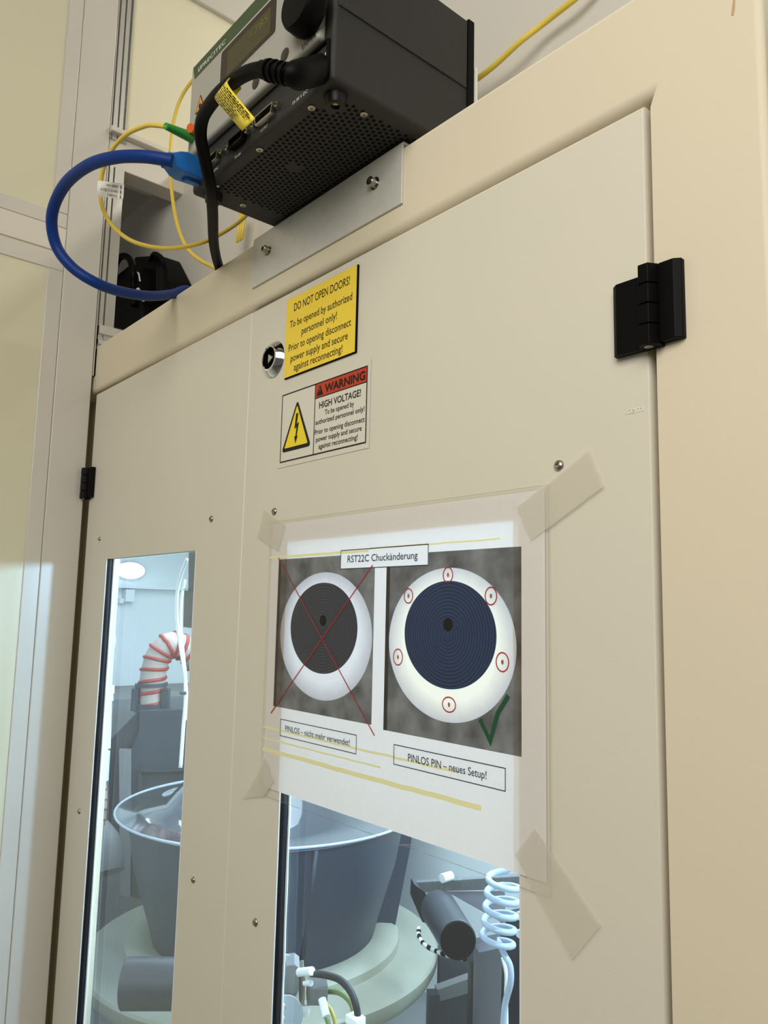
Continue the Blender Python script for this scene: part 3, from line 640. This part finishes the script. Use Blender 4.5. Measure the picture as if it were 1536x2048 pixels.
bodytube('plug', spline(pp, 6), prad, BLACK, cord, 8)
bm = bmesh.new(); sp = spline(pts((575, 149, -.128), (550, 143, -.1325), (525, 139, -.135)), 12)
for k in range(1, len(sp) - 4, 5): sweep(bm, [sp[k], sp[k + 1], sp[k + 2]], .0076, 12)
sweep(bm, sp, .0062, 12); done('strain_relief', bm, BLACK, cord, 40)
# yellow tag: folded over the cord, hanging down and curling forward
TA, TB = at(454, 163, y=-.143), at(429, 194, y=-.141); TC, TD = at(513, 240, y=-.150), at(487, 264, y=-.148)
bm = bmesh.new(); n = 14; rows = []
ax = (TB - TA)
outv = Vector((.25, -1, .1)).normalized()
for i in range(n + 1):
    t = i / n; bulge = math.sin(t * math.pi * .9) * .006 + math.sin(t * 6) * .001
    a = TA.lerp(TC, t) + outv * bulge; b = TB.lerp(TD, t) + outv * bulge; rows.append((bm.verts.new(a), bm.verts.new(b)))
for a, b in zip(rows, rows[1:]): bm.faces.new((a[0], b[0], b[1], a[1]))
prev = (rows[0][0], rows[0][1])
for k in range(1, 6):                                        # wrap behind the cord
    a = k / 5 * math.pi; o = Vector((-.0, .012 * (1 - math.cos(a)) / 2 * 1.0, .0052 * math.sin(a) + .0))
    cur = (bm.verts.new(TA + o), bm.verts.new(TB + o)); bm.faces.new((prev[0], prev[1], cur[1], cur[0])); prev = cur
tg = lab(done('warning_tag', bm, YTAG, cord, True), 'yellow printed warning tag')
sol = tg.modifiers.new('s', 'SOLIDIFY'); sol.thickness = .0004
def tagp(u, v, off=.0014):
    t = v; bulge = math.sin(t * math.pi * .9) * .006 + math.sin(t * 6) * .001
    return TA.lerp(TC, t).lerp(TB.lerp(TD, t), u) + outv * (bulge + off)
bm = bmesh.new(); random.seed(5)
for i in range(9):
    u0 = .08 + i * .1; v = .08 + .05 * (i % 3)
    if i == 0: v = .3
    while v < (.78 if i > 3 else .9):
        L = random.uniform(.03, .10); 
        hh = .068 if i in (0, 1) else .052
        Q = [tagp(u0, v), tagp(u0, v + L), tagp(u0 + hh, v + L), tagp(u0 + hh, v)]
        bm.faces.new([bm.verts.new(p) for p in Q]); v += L + random.uniform(.015, .04)
T0 = [tagp(.04, .05), tagp(.30, .04), tagp(.17, .17)]
for a, b in ((0, 1), (1, 2), (2, 0)):
    d = (T0[b] - T0[a]); c_ = sum(T0, Vector()) / 3; Q = [T0[a], T0[b], T0[b].lerp(c_, .3), T0[a].lerp(c_, .3)]; bm.faces.new([bm.verts.new(p) for p in Q])
done('tag_print', bm, INK, tg)
bc = empty('network_cable', at(340, 320, y=-.12), 'thick blue network cable looping left from the controller to behind the frame', 'cable')
Tube('cable', pts((345, 322, -.123), (325, 318, -.130), (285, 313, -.142), (230, 315, -.156), (175, 332, -.166), (128, 372, -.170), (104, 430, -.168), (112, 490, -.158), (145, 535, -.142), (195, 567, -.118), (245, 584, -.085), (300, 592, -.045), (345, 588, -.004), (372, 580, .02), (392, 590, .035)), .0056, BCAB, bc, 16, 12)
a, b = at(330, 319, y=-.128), at(396, 345, y=-.090)
d = b - a; bm = bmesh.new(); Mx = frame_to(a, b)
secs = [(0, .0062, .0056), (.10, .0062, .0056), (.14, .0068, .0062), (.30, .0090, .0085), (.48, .0100, .0098), (1.0, .0094, .0095)]
prev = None
for t, hx, hy in secs:
    cur = [bm.verts.new(Mx @ Vector((sx * hx, sy * hy, t * d.length))) for sx, sy in ((-1, -1), (1, -1), (1, 1), (-1, 1))]
    if prev:
        for k in range(4): bm.faces.new((prev[k], prev[(k + 1) % 4], cur[(k + 1) % 4], cur[k]))
    else: bm.faces.new(cur[::-1])
    prev = cur
bm.faces.new(prev); done('plug', bm, BPLUG, bc, bev=.0012)
bm = bmesh.new(); box(bm, -.0035, .0035, -.0125, -.0085, .022, d.length - .002, Mx @ Matrix.Rotation(math.radians(0), 4, 'Z')); done('latch', bm, BPLUG, bc, bev=.0008)
Box('metal_contact', b.x - .006, b.x + .006, -.0895, -.0875, b.z - .006, b.z + .005, GOLD, bc)
yf = empty('fibre_cable', at(330, 252, y=-.12), 'yellow fibre cable loop with green connector and white label', 'cable')
YP = pts((335, 254, -.124), (315, 251, -.128), (290, 252, -.131), (250, 271, -.136), (219, 308, -.138), (203, 355, -.136), (203, 405, -.131), (222, 448, -.122), (258, 479, -.108), (305, 494, -.088), (352, 496, -.066), (405, 485, -.038), (450, 463, -.012), (485, 438, .012), (515, 405, .035), (540, 380, .05))
Tube('cable', YP, .0021, YCAB, yf, 12, 12)
a, b = at(388, 277, y=-.094), at(331, 252, y=-.126)
Cyl('connector_boot', a, b, .0052, GCON, yf, 16, r2=.0030)
bm = bmesh.new(); box(bm, -.0035, .0035, -.0035, .0035, -.004, .008, frame_to(a, b)); done('connector_body', bm, GCON, yf, bev=.0005)
La, Lb = at(196, 361, y=-.1405), at(248, 368, y=-.1395); Lc = at(246, 398, y=-.1385); Ld = at(194, 393, y=-.1405)
bm = bmesh.new(); cr = []
for i in range(4):
    A0 = [La, Lb, Lc, Ld][i]; Pn = [La, Lb, Lc, Ld][i - 1]; Nn = [La, Lb, Lc, Ld][(i + 1) % 4]; rr = .0015
    s_ = A0 + (Pn - A0).normalized() * rr; e_ = A0 + (Nn - A0).normalized() * rr
    for k in range(4): t = k / 3; cr.append(s_ * (1 - t) ** 2 + A0 * 2 * t * (1 - t) + e_ * t * t)
nrm = (Lb - La).cross(Ld - La).normalized(); 
if nrm.y > 0: nrm = -nrm
bm.faces.new([bm.verts.new(p) for p in cr]); lb = lab(done('cable_label', bm, mat('label_paper', (250, 246, 238), .45), yf), 'white printed label')
sl = lb.modifiers.new('s', 'SOLIDIFY'); sl.thickness = .0005; sl.offset = 0
ex = (Lb - La); ez = (La - Ld)
M = Matrix((( ex.x, nrm.x, ez.x, Ld.x), (ex.y, nrm.y, ez.y, Ld.y), (ex.z, nrm.z, ez.z, Ld.z), (0, 0, 0, 1)))
for s, x0, x1, z in (('5003817', .42, .80, .22), ('SM F-C/E2 P', .14, .80, .50), ('1060 nm', .38, .80, .78)):
    text_mesh('label_lettering', s, x0, x1, z, .15, .0006, INK, lb, M=M, up=-1)
bm = bmesh.new()
for z in (.22, .50, .78): flat(bm, [(.90, z - .1), (.93, z - .1), (.93, z + .1), (.90, z + .1)], .0006)
bmesh.ops.transform(bm, matrix=M, verts=bm.verts); done('label_marks', bm, INK, lb)
oc = at(385, 257, y=-.100); o_ = tag(Cyl('dust_cap', at(392, 262, y=-.0955), at(380, 256, y=-.103), .0042, OCAP), 'small orange dust cap on the controller front above the green connector', 'cap')
o2 = Tube('fibre_cable', pts((470, 105, .10), (440, 118, .09), (415, 135, .082), (386, 160, .075), (362, 196, .07), (348, 240, .065), (341, 300, .06), (341, 350, .055), (347, 410, .05), (358, 460, .045), (375, 497, .04), (400, 520, .035), (430, 536, .03), (450, 556, .024)), .0026, YCAB, None, 12, 10)
tag(o2, 'yellow fibre cable curving down behind the blue plug to the frame', 'cable')
o3 = Tube('fibre_cable', pts((850, 225, .085), (905, 186, .095), (945, 164, .097), (990, 130, .10), (1040, 84, .10), (1090, 45, .105), (1150, -2, .105), (1210, -50, .11)), .0026, YCAB, None, 12)
tag(o3, 'yellow fibre cable rising to the right from behind the controller', 'cable')
bm = bmesh.new()
for dx in (-5, 0, 5): sweep(bm, [at(486 + dx, 425, y=.10), at(482 + dx * .9, 455, y=.10), at(479 + dx * .9, 482 - dx * .6, y=.10)], .0021, 10)
tag(done('ribbon_cable', bm, YCAB, None, True), 'short yellow flat cable hanging under the controller corner', 'cable')
# ================================================================ black plugs on the cabinet top by the wall
def adapter(name, poly, y, dep, loop, label, lr):
    e = empty(name, at(poly[0][0], poly[0][1], y=y), label, 'power adapter', 'black power adapters on the cabinet top')
    bm = bmesh.new(); prism(bm, [at(a, b, y=y) for a, b in poly], (0, dep, 0)); done('body', bm, BLACK, e, bev=.003)
    Tube('cable_loop', [at(*p[:2], y=y + p[2]) for p in loop], lr, BLACK, e, 12); return e
e1 = adapter('power_adapter', [(218, 562), (262, 526), (274, 548), (290, 650), (283, 662), (210, 650)], .05, .05, [(219, 566, .0), (226, 545, -.006), (236, 520, -.008), (248, 512, -.006), (260, 520, -.004), (266, 545, -.004), (267, 575, .0), (268, 610, -.004)], 'left black power adapter with a cable loop beside the slotted post', .0050)
e2 = adapter('power_adapter', [(267, 517), (271, 513), (300, 511), (313, 508), (334, 552), (338, 600), (300, 655), (284, 600)], .078, .04, [(300, 520, -.004), (308, 508, -.008), (318, 511, -.01), (326, 520, -.008), (329, 535, -.004), (330, 555, .002)], 'right black power adapter with a round collar and short cable loop', .0034)
q = at(325, 548, y=.074); Cyl('collar', at(325, 540, y=.075), at(326, 590, y=.075), .0105, BLACK, e2, 20)
bm = bmesh.new(); prism(bm, [at(272, 577, y=.048), at(276, 575, y=.048), at(288, 601, y=.047), at(285, 603, y=.047)], (0, .002, 0)); prism(bm, [at(273, 543, y=.052), at(276, 545, y=.052), at(279, 562, y=.052), at(275, 566, y=.052)], (0, .002, 0)); lab(done('cable_tie', bm, WHITE, e1), 'white cable tie ends')
# ================================================================ inside the chamber
AX = Vector((-1.292, .45, 0)); vd = Vector((-1.54, 1, 0)).normalized()
def onplane(px, py, off=0.0):
    d = RM @ Vector((px - 768, -(py - 1024), -FPX)); P0 = AX + vd * off; t = (P0 - CAMP).dot(vd) / d.dot(vd); return CAMP + d * t
sb = empty('spin_base', AX + Vector((0, 0, .7)), 'round cream plastic base with a raised ring under the grey funnel', 'base')
Lathe('base_disc', [(.10, .7), (.10, .93), (.285, .945), (.312, .962), (.3195, .975), (.3195, .990), (.316, .994), (.25, .998), (.05, 1.0)], PP, sb, AX, AX + Vector((0, 0, 1)), 96)
Lathe('raised_ring', [(.203, .999), (.2500, .998), (.2480, 1.010), (.238, 1.016), (.214, 1.018), (.205, 1.016)], PP, sb, AX, AX + Vector((0, 0, 1)), 96)
bw = empty('funnel_bowl', AX + Vector((0, 0, 1.0)), 'dark blue grey plastic funnel bowl standing on the cream base', 'bowl')
Lathe('bowl_wall', [(.199, 1.002), (.203, 1.018), (.212, 1.05), (.240, 1.14), (.255, 1.222), (.248, 1.222), (.232, 1.14), (.205, 1.05), (.05, 1.03)], PVC, bw, AX, AX + Vector((0, 0, 1)), 96)
r0 = lambda px, py, off=0: onplane(px, py, off)
bm = bmesh.new(); a1 = AX + Vector((0, 0, 0)); 
ang = math.atan2(-.389 - .45, 1.292) + .30
prevq = []
for r, z in ((.204, 1.02), (.256, 1.221)): prevq.append(AX + Vector((math.cos(ang) * r, math.sin(ang) * r, z)))
sweep(bm, [prevq[0], prevq[1]], .004, 8); done('seam_bead', bm, PVC, bw, True)
Prism('side_fin', [onplane(725, 1874), onplane(783, 1891), onplane(822, 1690), onplane(745, 1690)], vd * .006, PVC, bw, bev=.001)
sr = empty('splash_ring', AX + Vector((0, 0, 1.234)), 'clear plastic splash ring lying on the grey funnel bowl', 'splash ring')
Lathe('clear_sheet', [(.278, 1.2345), (.24, 1.2365), (.19, 1.246), (.15, 1.29)], CLEAR, sr, AX, AX + Vector((0, 0, 1)), 96, cap=False)
bm = bmesh.new(); sweep(bm, [AX + Vector((math.cos(t / 96 * 2 * math.pi) * .278, math.sin(t / 96 * 2 * math.pi) * .278, 1.2345)) for t in range(97)], .0022, 8, False)
lab(done('rim', bm, mat('bright_acrylic_edge', (216, 228, 238), .12, trans=.5), sr, True), 'bright edge of the clear ring')
du = empty('exhaust_duct', AX + vd * .45 + Vector((0, 0, .7)), 'tall blue grey plastic exhaust duct behind the funnel bowl', 'duct')
fp = [r0(277, 1421, .34), r0(860, 1400, .34), r0(822, 1690, .34), r0(783, 1892, .34), r0(700, 1880, .34), r0(355, 1826, .34), r0(262, 1794, .34), r0(262, 1500, .34), r0(277, 1460, .34)]
Prism('duct_body', fp, vd * .22, PVC, du, bev=.003)
bm = bmesh.new(); prism(bm, [r0(262, 1650, .335), r0(262, 1500, .335), r0(238, 1500, .335), r0(240, 1790, .335), r0(260, 1796, .335)], vd * .02); lab(done('reflection_strip', bm, CHG, du), 'pale grey strip standing in for a lit panel reflection')  # lit panel reflection built as a pale strip beside the duct
bm = bmesh.new(); prism(bm, [r0(277, 1537, .325), r0(277, 1545, .325), r0(380, 1542, .325), r0(380, 1534, .325)], vd * .03); prism(bm, [r0(277, 1537, .325), r0(283, 1537, .325), r0(284, 1600, .325), r0(276, 1600, .325)], vd * .03); done('flange', bm, PVC, du)
Prism('sloped_side', [r0(277, 1421, .36), r0(277, 1700, .36), r0(216, 1700, .36), r0(219, 1481, .36)], vd * .15, PVCD, du, bev=.002)
hs = empty('exhaust_hose', r0(303, 1420, .40), 'translucent white hose with red spiral rising from a grey clamp', 'hose')
hp = [r0(302, 1428, .40), r0(304, 1385, .40), r0(307, 1345, .40), r0(318, 1310, .40), r0(338, 1290, .40), r0(362, 1293, .41), r0(385, 1310, .42), r0(410, 1340, .43)]
hs_p = spline(hp, 14); k0 = pxm(r0(303, 1400, .40)); RH = 25 * k0
bm = bmesh.new(); sweep(bm, hs_p, RH, 20); done('hose_wall', bm, HOSEW, hs, True)
bm = bmesh.new(); N = len(hs_p); turns = 12; up = None; path = []
for i in range((N - 1) * 6 + 1):
    f = i / 6; a = min(int(f), N - 2); p = hs_p[a].lerp(hs_p[a + 1], f - a); t = (hs_p[min(a + 2, N - 1)] - hs_p[max(a - 1, 0)]).normalized()
    if up is None: up = t.orthogonal().normalized()
    up = (up - t * up.dot(t)).normalized(); s_ = t.cross(up); g = f / (N - 1) * turns * 2 * math.pi; path.append(p + (up * math.cos(g) + s_ * math.sin(g)) * RH)
sweep(bm, path, 3.6 * k0, 8); done('red_spiral', bm, HOSER, hs, True)
cl = empty('hose_clamp', r0(303, 1420, .40), 'grey plastic clamp collar holding the hose on the duct', 'clamp')
a, b = r0(302, 1422, .40), r0(303, 1366, .40)
Lathe('collar', [(RH * 1.02, .0), (RH * 1.32, .0), (RH * 1.32, .018), (RH * 1.02, .018)], PVC, cl, a, b, 32)
L = (b - a).length; Lathe('upper_ring', [(RH * 1.02, L * .88), (RH * 1.28, L * .88), (RH * 1.28, L), (RH * 1.02, L)], PVC, cl, a, b, 32)
rt = RM @ Vector((1, 0, 0)); rt.z = 0; rt.normalize()
for sx in (-1, 1):
    bm = bmesh.new(); c_ = a.lerp(b, .45) + rt * sx * RH * 1.18; Mx = Matrix((( rt.x, vd.x, 0, c_.x), (rt.y, vd.y, 0, c_.y), (0, 0, 1, c_.z), (0, 0, 0, 1)))
    box(bm, -RH * .28, RH * .28, -RH * .9, RH * .5, -L * .42, L * .38, Mx); done('side_block', bm, PVC, cl, bev=.002)
# ledge and wall things
struct(Box('trim_16', -2.6, -2.25, .3, 1.0, .7, at(230, 1397, x=-2.25).z, CHG, bev=.004))
lp = at(262, 1141, x=-2.585); e = empty('bulkhead_lamp', lp, 'glowing white oval lamp high on the chamber wall', 'lamp')
bm = bmesh.new(); lathe(bm, [(.001, .03), (.035, .028), (.05, .015), (.052, 0)], Matrix.Translation((-2.6, lp.y, lp.z)) @ Matrix.Rotation(math.radians(90), 4, 'Y') @ Matrix.Diagonal((.55, 1, 1, 1)), 32); done('lamp_cover', bm, LAMP, e, True)
bm = bmesh.new(); lathe(bm, [(.056, .012), (.056, 0)], Matrix.Translation((-2.6, lp.y, lp.z)) @ Matrix.Rotation(math.radians(90), 4, 'Y') @ Matrix.Diagonal((.6, 1, 1, 1)), 32); done('lamp_base', bm, PPW, e, True)
q = at(257, 1192, x=-2.59); bm = bmesh.new(); box(bm, -2.6, -2.565, q.y - .02, q.y + .012, q.z - .02, q.z + .022); box(bm, -2.6, -2.575, q.y - .035, q.y - .02, q.z - .026, q.z - .008); tag(done('pipe_clip', bm, PPW, None, bev=.002), 'small white pipe clip on the chamber wall below the lamp', 'clip')
wc = empty('white_fitting', at(200, 1530, y=.25), 'white plastic pipe fitting with a thin riser tube and a short red ringed hose below', 'fitting')
Cyl('upper_rod', at(220, 1372, y=.25), at(222, 1225, y=.25), .003, CHW, wc); q = at(223, 1283, y=.25); bm = bmesh.new(); bmesh.ops.create_uvsphere(bm, u_segments=20, v_segments=12, radius=1, matrix=Matrix.Translation(q) @ Matrix.Diagonal((.009, .009, .021, 1))); lab(done('grip', bm, PPW, wc, True), 'white oval grip')
Cyl('tube', at(217, 1497, y=.25), at(220, 1400, y=.25), .0042, PPW, wc)
for a, b, r in (((220, 1402), (220, 1388), .0072), ((220, 1388), (220, 1371), .0095)): Lathe('nut', [(r, 0), (r, (at(*b, y=.25) - at(*a, y=.25)).length)], PPW, wc, at(*a, y=.25), at(*b, y=.25), 6)
Cyl('cap', at(202, 1562, y=.25), at(205, 1502, y=.25), .0145, PPW, wc, r2=.0150)
h2 = [at(202, 1562, y=.25), at(204, 1590, y=.25), at(203, 1620, y=.25), at(200, 1650, y=.25)]
Tube('lower_hose', h2, .0105, HOSEW, wc)
bm = bmesh.new()
for t in (.22, .45, .68, .9):
    p = spline(h2, 20)[int(t * 60)]; sweep(bm, [p + Vector((math.cos(a / 16 * 2 * math.pi) * .0112, math.sin(a / 16 * 2 * math.pi) * .0112, .003 * math.cos(a / 16 * 6.28))) for a in range(17)], .0017, 6, False)
lab(done('red_ring', bm, HOSER, wc, True), 'red rings of the hose')
Lathe('cone', [(.012, 0), (.028, .03), (.034, .075), (.03, .1), (.012, .085)], CHG, wc, at(205, 1645, y=.27), at(226, 1800, y=.27), 24)
# sensor box and pale tubes by the right jamb of the narrow window
sn = empty('sensor_box', at(380, 1180, y=.10), 'dark grey sensor box inside the narrow window at its right edge', 'sensor')
Prism('sensor_body', [at(377, 1104, y=.10), at(396, 1100, y=.10), at(396, 1258, y=.10), at(366, 1254, y=.10), at(368, 1180, y=.10), at(376, 1176, y=.10)], (-.012, .05, 0), PVCD, sn, bev=.001)
Box('cable_lug', *(lambda q: (q.x - .004, q.x + .003, q.y - .004, q.y + .004, q.z - .0015, q.z + .0015))(at(369, 1179, y=.095)), PPW, sn)
for i, L in enumerate(([(374, 1118), (362, 1150), (354, 1190), (354, 1240), (362, 1300), (370, 1350), (371, 1400), (367, 1450), (361, 1535)], [(370, 1160), (363, 1200), (362, 1260), (368, 1320), (373, 1385), (371, 1440)])):
    tag(Tube('air_tube', [at(a, b, y=.13 + .02 * i) for a, b in L], .0026 - .0004 * i, PPW if i == 0 else CHW), ('thicker pale air tube curving down beside the dark sensor box' if i == 0 else 'thinner pale air tube running close to the dark sensor box'), 'tube')
q = at(366, 1386, y=.12); tag(Box('tube_clip', q.x - .005, q.x + .005, q.y - .003, q.y + .003, q.z - .0022, q.z + .0022, PVCD, None, bev=.0008), 'tiny dark clip holding the pale air tubes', 'clip')
# dark cylinder near the glass
a = at(250, 1967, y=.085); b = a + (RM @ Vector((1, 0, 0))).normalized() * .145
tag(Cyl('drive_cylinder', a, b, 47 * pxm(a), PVCD, None, 48, bev=.03), 'dark grey cylinder lying level at the bottom of the narrow window', 'cylinder')
# valve group at the lower left of the wide window
vv = empty('valve_assembly', at(590, 1960, y=.1), 'grey valve with round flange and metal fittings at the lower left of the wide window', 'valve')
vy = .10
Cyl('valve_body', at(500, 1960, y=vy), at(566, 1958, y=vy), 45 * pxm(at(566, 1958, y=vy)), CHG, vv, 40)
a, b = at(556, 2030, y=vy - .03), at(574, 2030, y=vy - .035); Cyl('round_flange', a, b, 34 * pxm(a), CHG, vv, 40)
for p in ((564, 2014), (563, 2038)):
    a = at(*p, y=vy - .052); Lathe('bolt', [(.004, 0), (.004, .003), (.0022, .0032), (.002, .001)], STEEL, vv, a, a + Vector((.6, -1, 0)), 20)
def slab(name, poly, y, dep, m, parent): return Prism(name, [at(*p, y=y) for p in poly], vd * dep, m, parent, bev=.0008)
slab('hex_block', [(572, 1932), (590, 1930), (600, 1938), (600, 1980), (590, 1988), (570, 1986)], vy, .03, CHG, vv)
slab('flange_plate', [(598, 1952), (609, 1950), (611, 1962), (609, 2012), (599, 2014)], vy - .002, .035, STEEL, vv)
Cyl('white_fitting', at(598, 1945, y=vy), at(624, 1942, y=vy), 8 * pxm(at(600, 1943, y=vy)), PPW, vv)
Cyl('stem', at(610, 1966, y=vy), at(622, 1966, y=vy), 6 * pxm(at(600, 1943, y=vy)), PPW, vv)
slab('square_block', [(614, 1985), (620, 1978), (657, 1977), (655, 2003), (645, 2012), (614, 2012)], vy, .025, DULL, vv)
Cyl('barb', at(644, 1998, y=vy - .004), at(653, 2034, y=vy - .008), 8 * pxm(at(650, 2020, y=vy)), PPW, vv)
Tube('elbow', [at(612, 2012, y=vy), at(612, 2024, y=vy), at(604, 2026, y=vy), at(594, 2024, y=vy)], 7 * pxm(at(600, 2020, y=vy)), PPW, vv)
HR = pxm(at(680, 1980, y=vy))
tag(Tube('air_hose', [at(*p, y=vy + .004) for p in ((622, 1947), (650, 1950), (680, 1960), (702, 1985), (714, 2020), (717, 2065))], 7 * HR, RUBBER), 'dark air hose arching down from the white valve fitting', 'hose')
tag(Tube('air_hose', [at(*p, y=vy + .008) for p in ((656, 1982), (680, 1986), (700, 2003), (709, 2030), (711, 2065))], 5.5 * HR, GREENH), 'green yellow hose arching down from the square valve block', 'hose')
tag(Tube('air_hose', [at(*p, y=vy - .012) for p in ((653, 2034), (656, 2044), (662, 2070))], 5 * HR, GREENH), 'short green hose below the white barb of the valve', 'hose')
tag(Tube('air_hose', [at(*p, y=vy + .01) for p in ((650, 2006), (662, 2020), (669, 2040), (671, 2065))], 4 * HR, YH), 'thin amber hose between the two green hoses', 'hose')
q = at(711, 2040, y=vy + .002); tag(Box('hose_clip', q.x - .008, q.x + .008, q.y - .006, q.y + .006, q.z - .004, q.z + .004, PPW, None, bev=.001), 'white clip round the dark and green hoses', 'clip')
# motor, bracket, coil
mo = empty('motor', at(900, 1850, y=.42), 'black cylinder motor tilted down in front of the metal arm', 'motor')
a, b = at(878, 1818, y=.50), at(916, 1880, y=.36)
Cyl('motor_body', a, b, 36 * pxm(a), PVCD, mo, 48, bev=.05, r2=37 * pxm(b))
d_ = (b - a).normalized(); Cyl('end_cap', b, b + d_ * .003, 35 * pxm(b), MBLACK, mo, 48)
wp = [at(838, 1856, y=.44), at(838, 1872, y=.43), at(850, 1890, y=.42), at(872, 1902, y=.41), at(895, 1910, y=.39), at(930, 1917, y=.37)]
sw = spline(wp, 12); bm = bmesh.new(); sweep(bm, sw, 4.5 * pxm(wp[2]), 10)
for f in bm.faces: 
    c_ = f.calc_center_median(); i = min(range(len(sw)), key=lambda k: (sw[k] - c_).length); f.material_index = 1 if (i // 4) % 2 else 0
tag(done('striped_wire', bm, [PPW, MBLACK], None, True), 'black and white striped wire curling under the black motor', 'wire')
ar = empty('metal_arm', at(930, 1775, y=.52), 'flat metal arm with bolts carrying the black motor', 'bracket')
slab('top_bar', [(833, 1765), (1045, 1752), (1050, 1778), (848, 1784), (838, 1774)], .52, .012, DULL, ar)
slab('web_plate', [(848, 1784), (1010, 1782), (1012, 1850), (990, 1838), (905, 1790), (870, 1790)], .525, .006, mat('lilac_grey_plate', (170, 168, 178), .4, .2), ar)
slab('hanger', [(828, 1768), (850, 1784), (878, 1850), (845, 1845), (826, 1800)], .54, .03, PVCD, ar)
for p in ((885, 1757), (880, 1752)): pass
for p, r in (((884, 1757), 9), ((1037, 1832), 8), ((1037, 1868), 8)):
    a = at(*p, y=.50); Cyl('bolt', a + Vector((0, .02, 0)), a, r * pxm(a), PPW, ar, 16)
po = empty('support_frame', at(960, 2000, y=.6), 'grey metal support frame standing behind the coiled hose', 'frame')
slab('post', [(958, 1905), (1005, 1895), (1000, 2090), (955, 2090)], .50, .03, mat('lilac_post', (120, 120, 130), .45, .2), po)
slab('post', [(1012, 1840), (1075, 1825), (1075, 2090), (1010, 2090)], .56, .03, mat('dark_post', (62, 66, 74), .45, .2), po)
slab('post', [(942, 1925), (957, 1918), (954, 2090), (940, 2090)], .52, .02, PVCD, po)
slab('cross_bar', [(874, 1980), (945, 1955), (945, 1985), (874, 2005)], .60, .02, CHG, po)
slab('plate', [(858, 1990), (880, 1990), (878, 2090), (856, 2090)], .46, .02, PVCD, po)
slab('back_plate', [(880, 1900), (1090, 1860), (1090, 2090), (876, 2090)], .66, .02, mat('dark_plate', (92, 96, 104), .45, .2), po)
ch = empty('coiled_hose', at(1000, 1830, y=.2), 'milky coiled hose hanging at the right edge of the wide window', 'hose')
cy = .22; k_ = pxm(at(1000, 1830, y=cy)); path = []
turns = 5; NN = 180
for i in range(NN + 1):
    t = i / NN; c_ = at(1008 - 14 * t, 1752 + 140 * t, y=cy); g = t * turns * 2 * math.pi + 1.2; R_ = 30 * k_
    path.append(c_ + rt * math.cos(g) * R_ + vd * math.sin(g) * R_)
last = path[-1]
tail = spline([last, at(1008, 1908, y=cy), at(1020, 1932, y=cy), at(1021, 1965, y=cy), at(1010, 2010, y=cy), at(1005, 2070, y=cy)], 10)
bm = bmesh.new(); sweep(bm, [at(1040, 1720, y=cy + .02)] + path + tail[1:], 6.3 * k_, 12); done('coil', bm, COIL, ch, True)
tag(Tube('air_tube', [at(1006, 1915, y=.26), at(1013, 1950, y=.26), at(1012, 2000, y=.26), at(1013, 2070, y=.26)], 4.5 * k_, PPW), 'straight white tube beside the tail of the coiled hose', 'tube')
# ================================================================ Empties stand at the base of their thing
bpy.context.view_layer.update()
for e, p in HOLD:
    e.location = p
bpy.context.view_layer.update()
for e, p in HOLD:
    for c in e.children:
        if c.type == 'MESH':
            c.matrix_parent_inverse = Matrix.Identity(4)
            w_ = c.matrix_basis.copy(); base = e.location
            par = e.parent.location if e.parent else Vector()
for e, p in HOLD:
    if e.parent: e.location = p - e.parent.location
def keep(e):
    for c in e.children:
        if c.type == 'MESH': c.location = c.location - (e.matrix_world.translation)
bpy.context.view_layer.update()
for e, p in HOLD:
    Wt = e.matrix_world.translation.copy()
    for c in e.children:
        if c.type == 'MESH': c.location = c.location - Wt
bpy.context.view_layer.update()
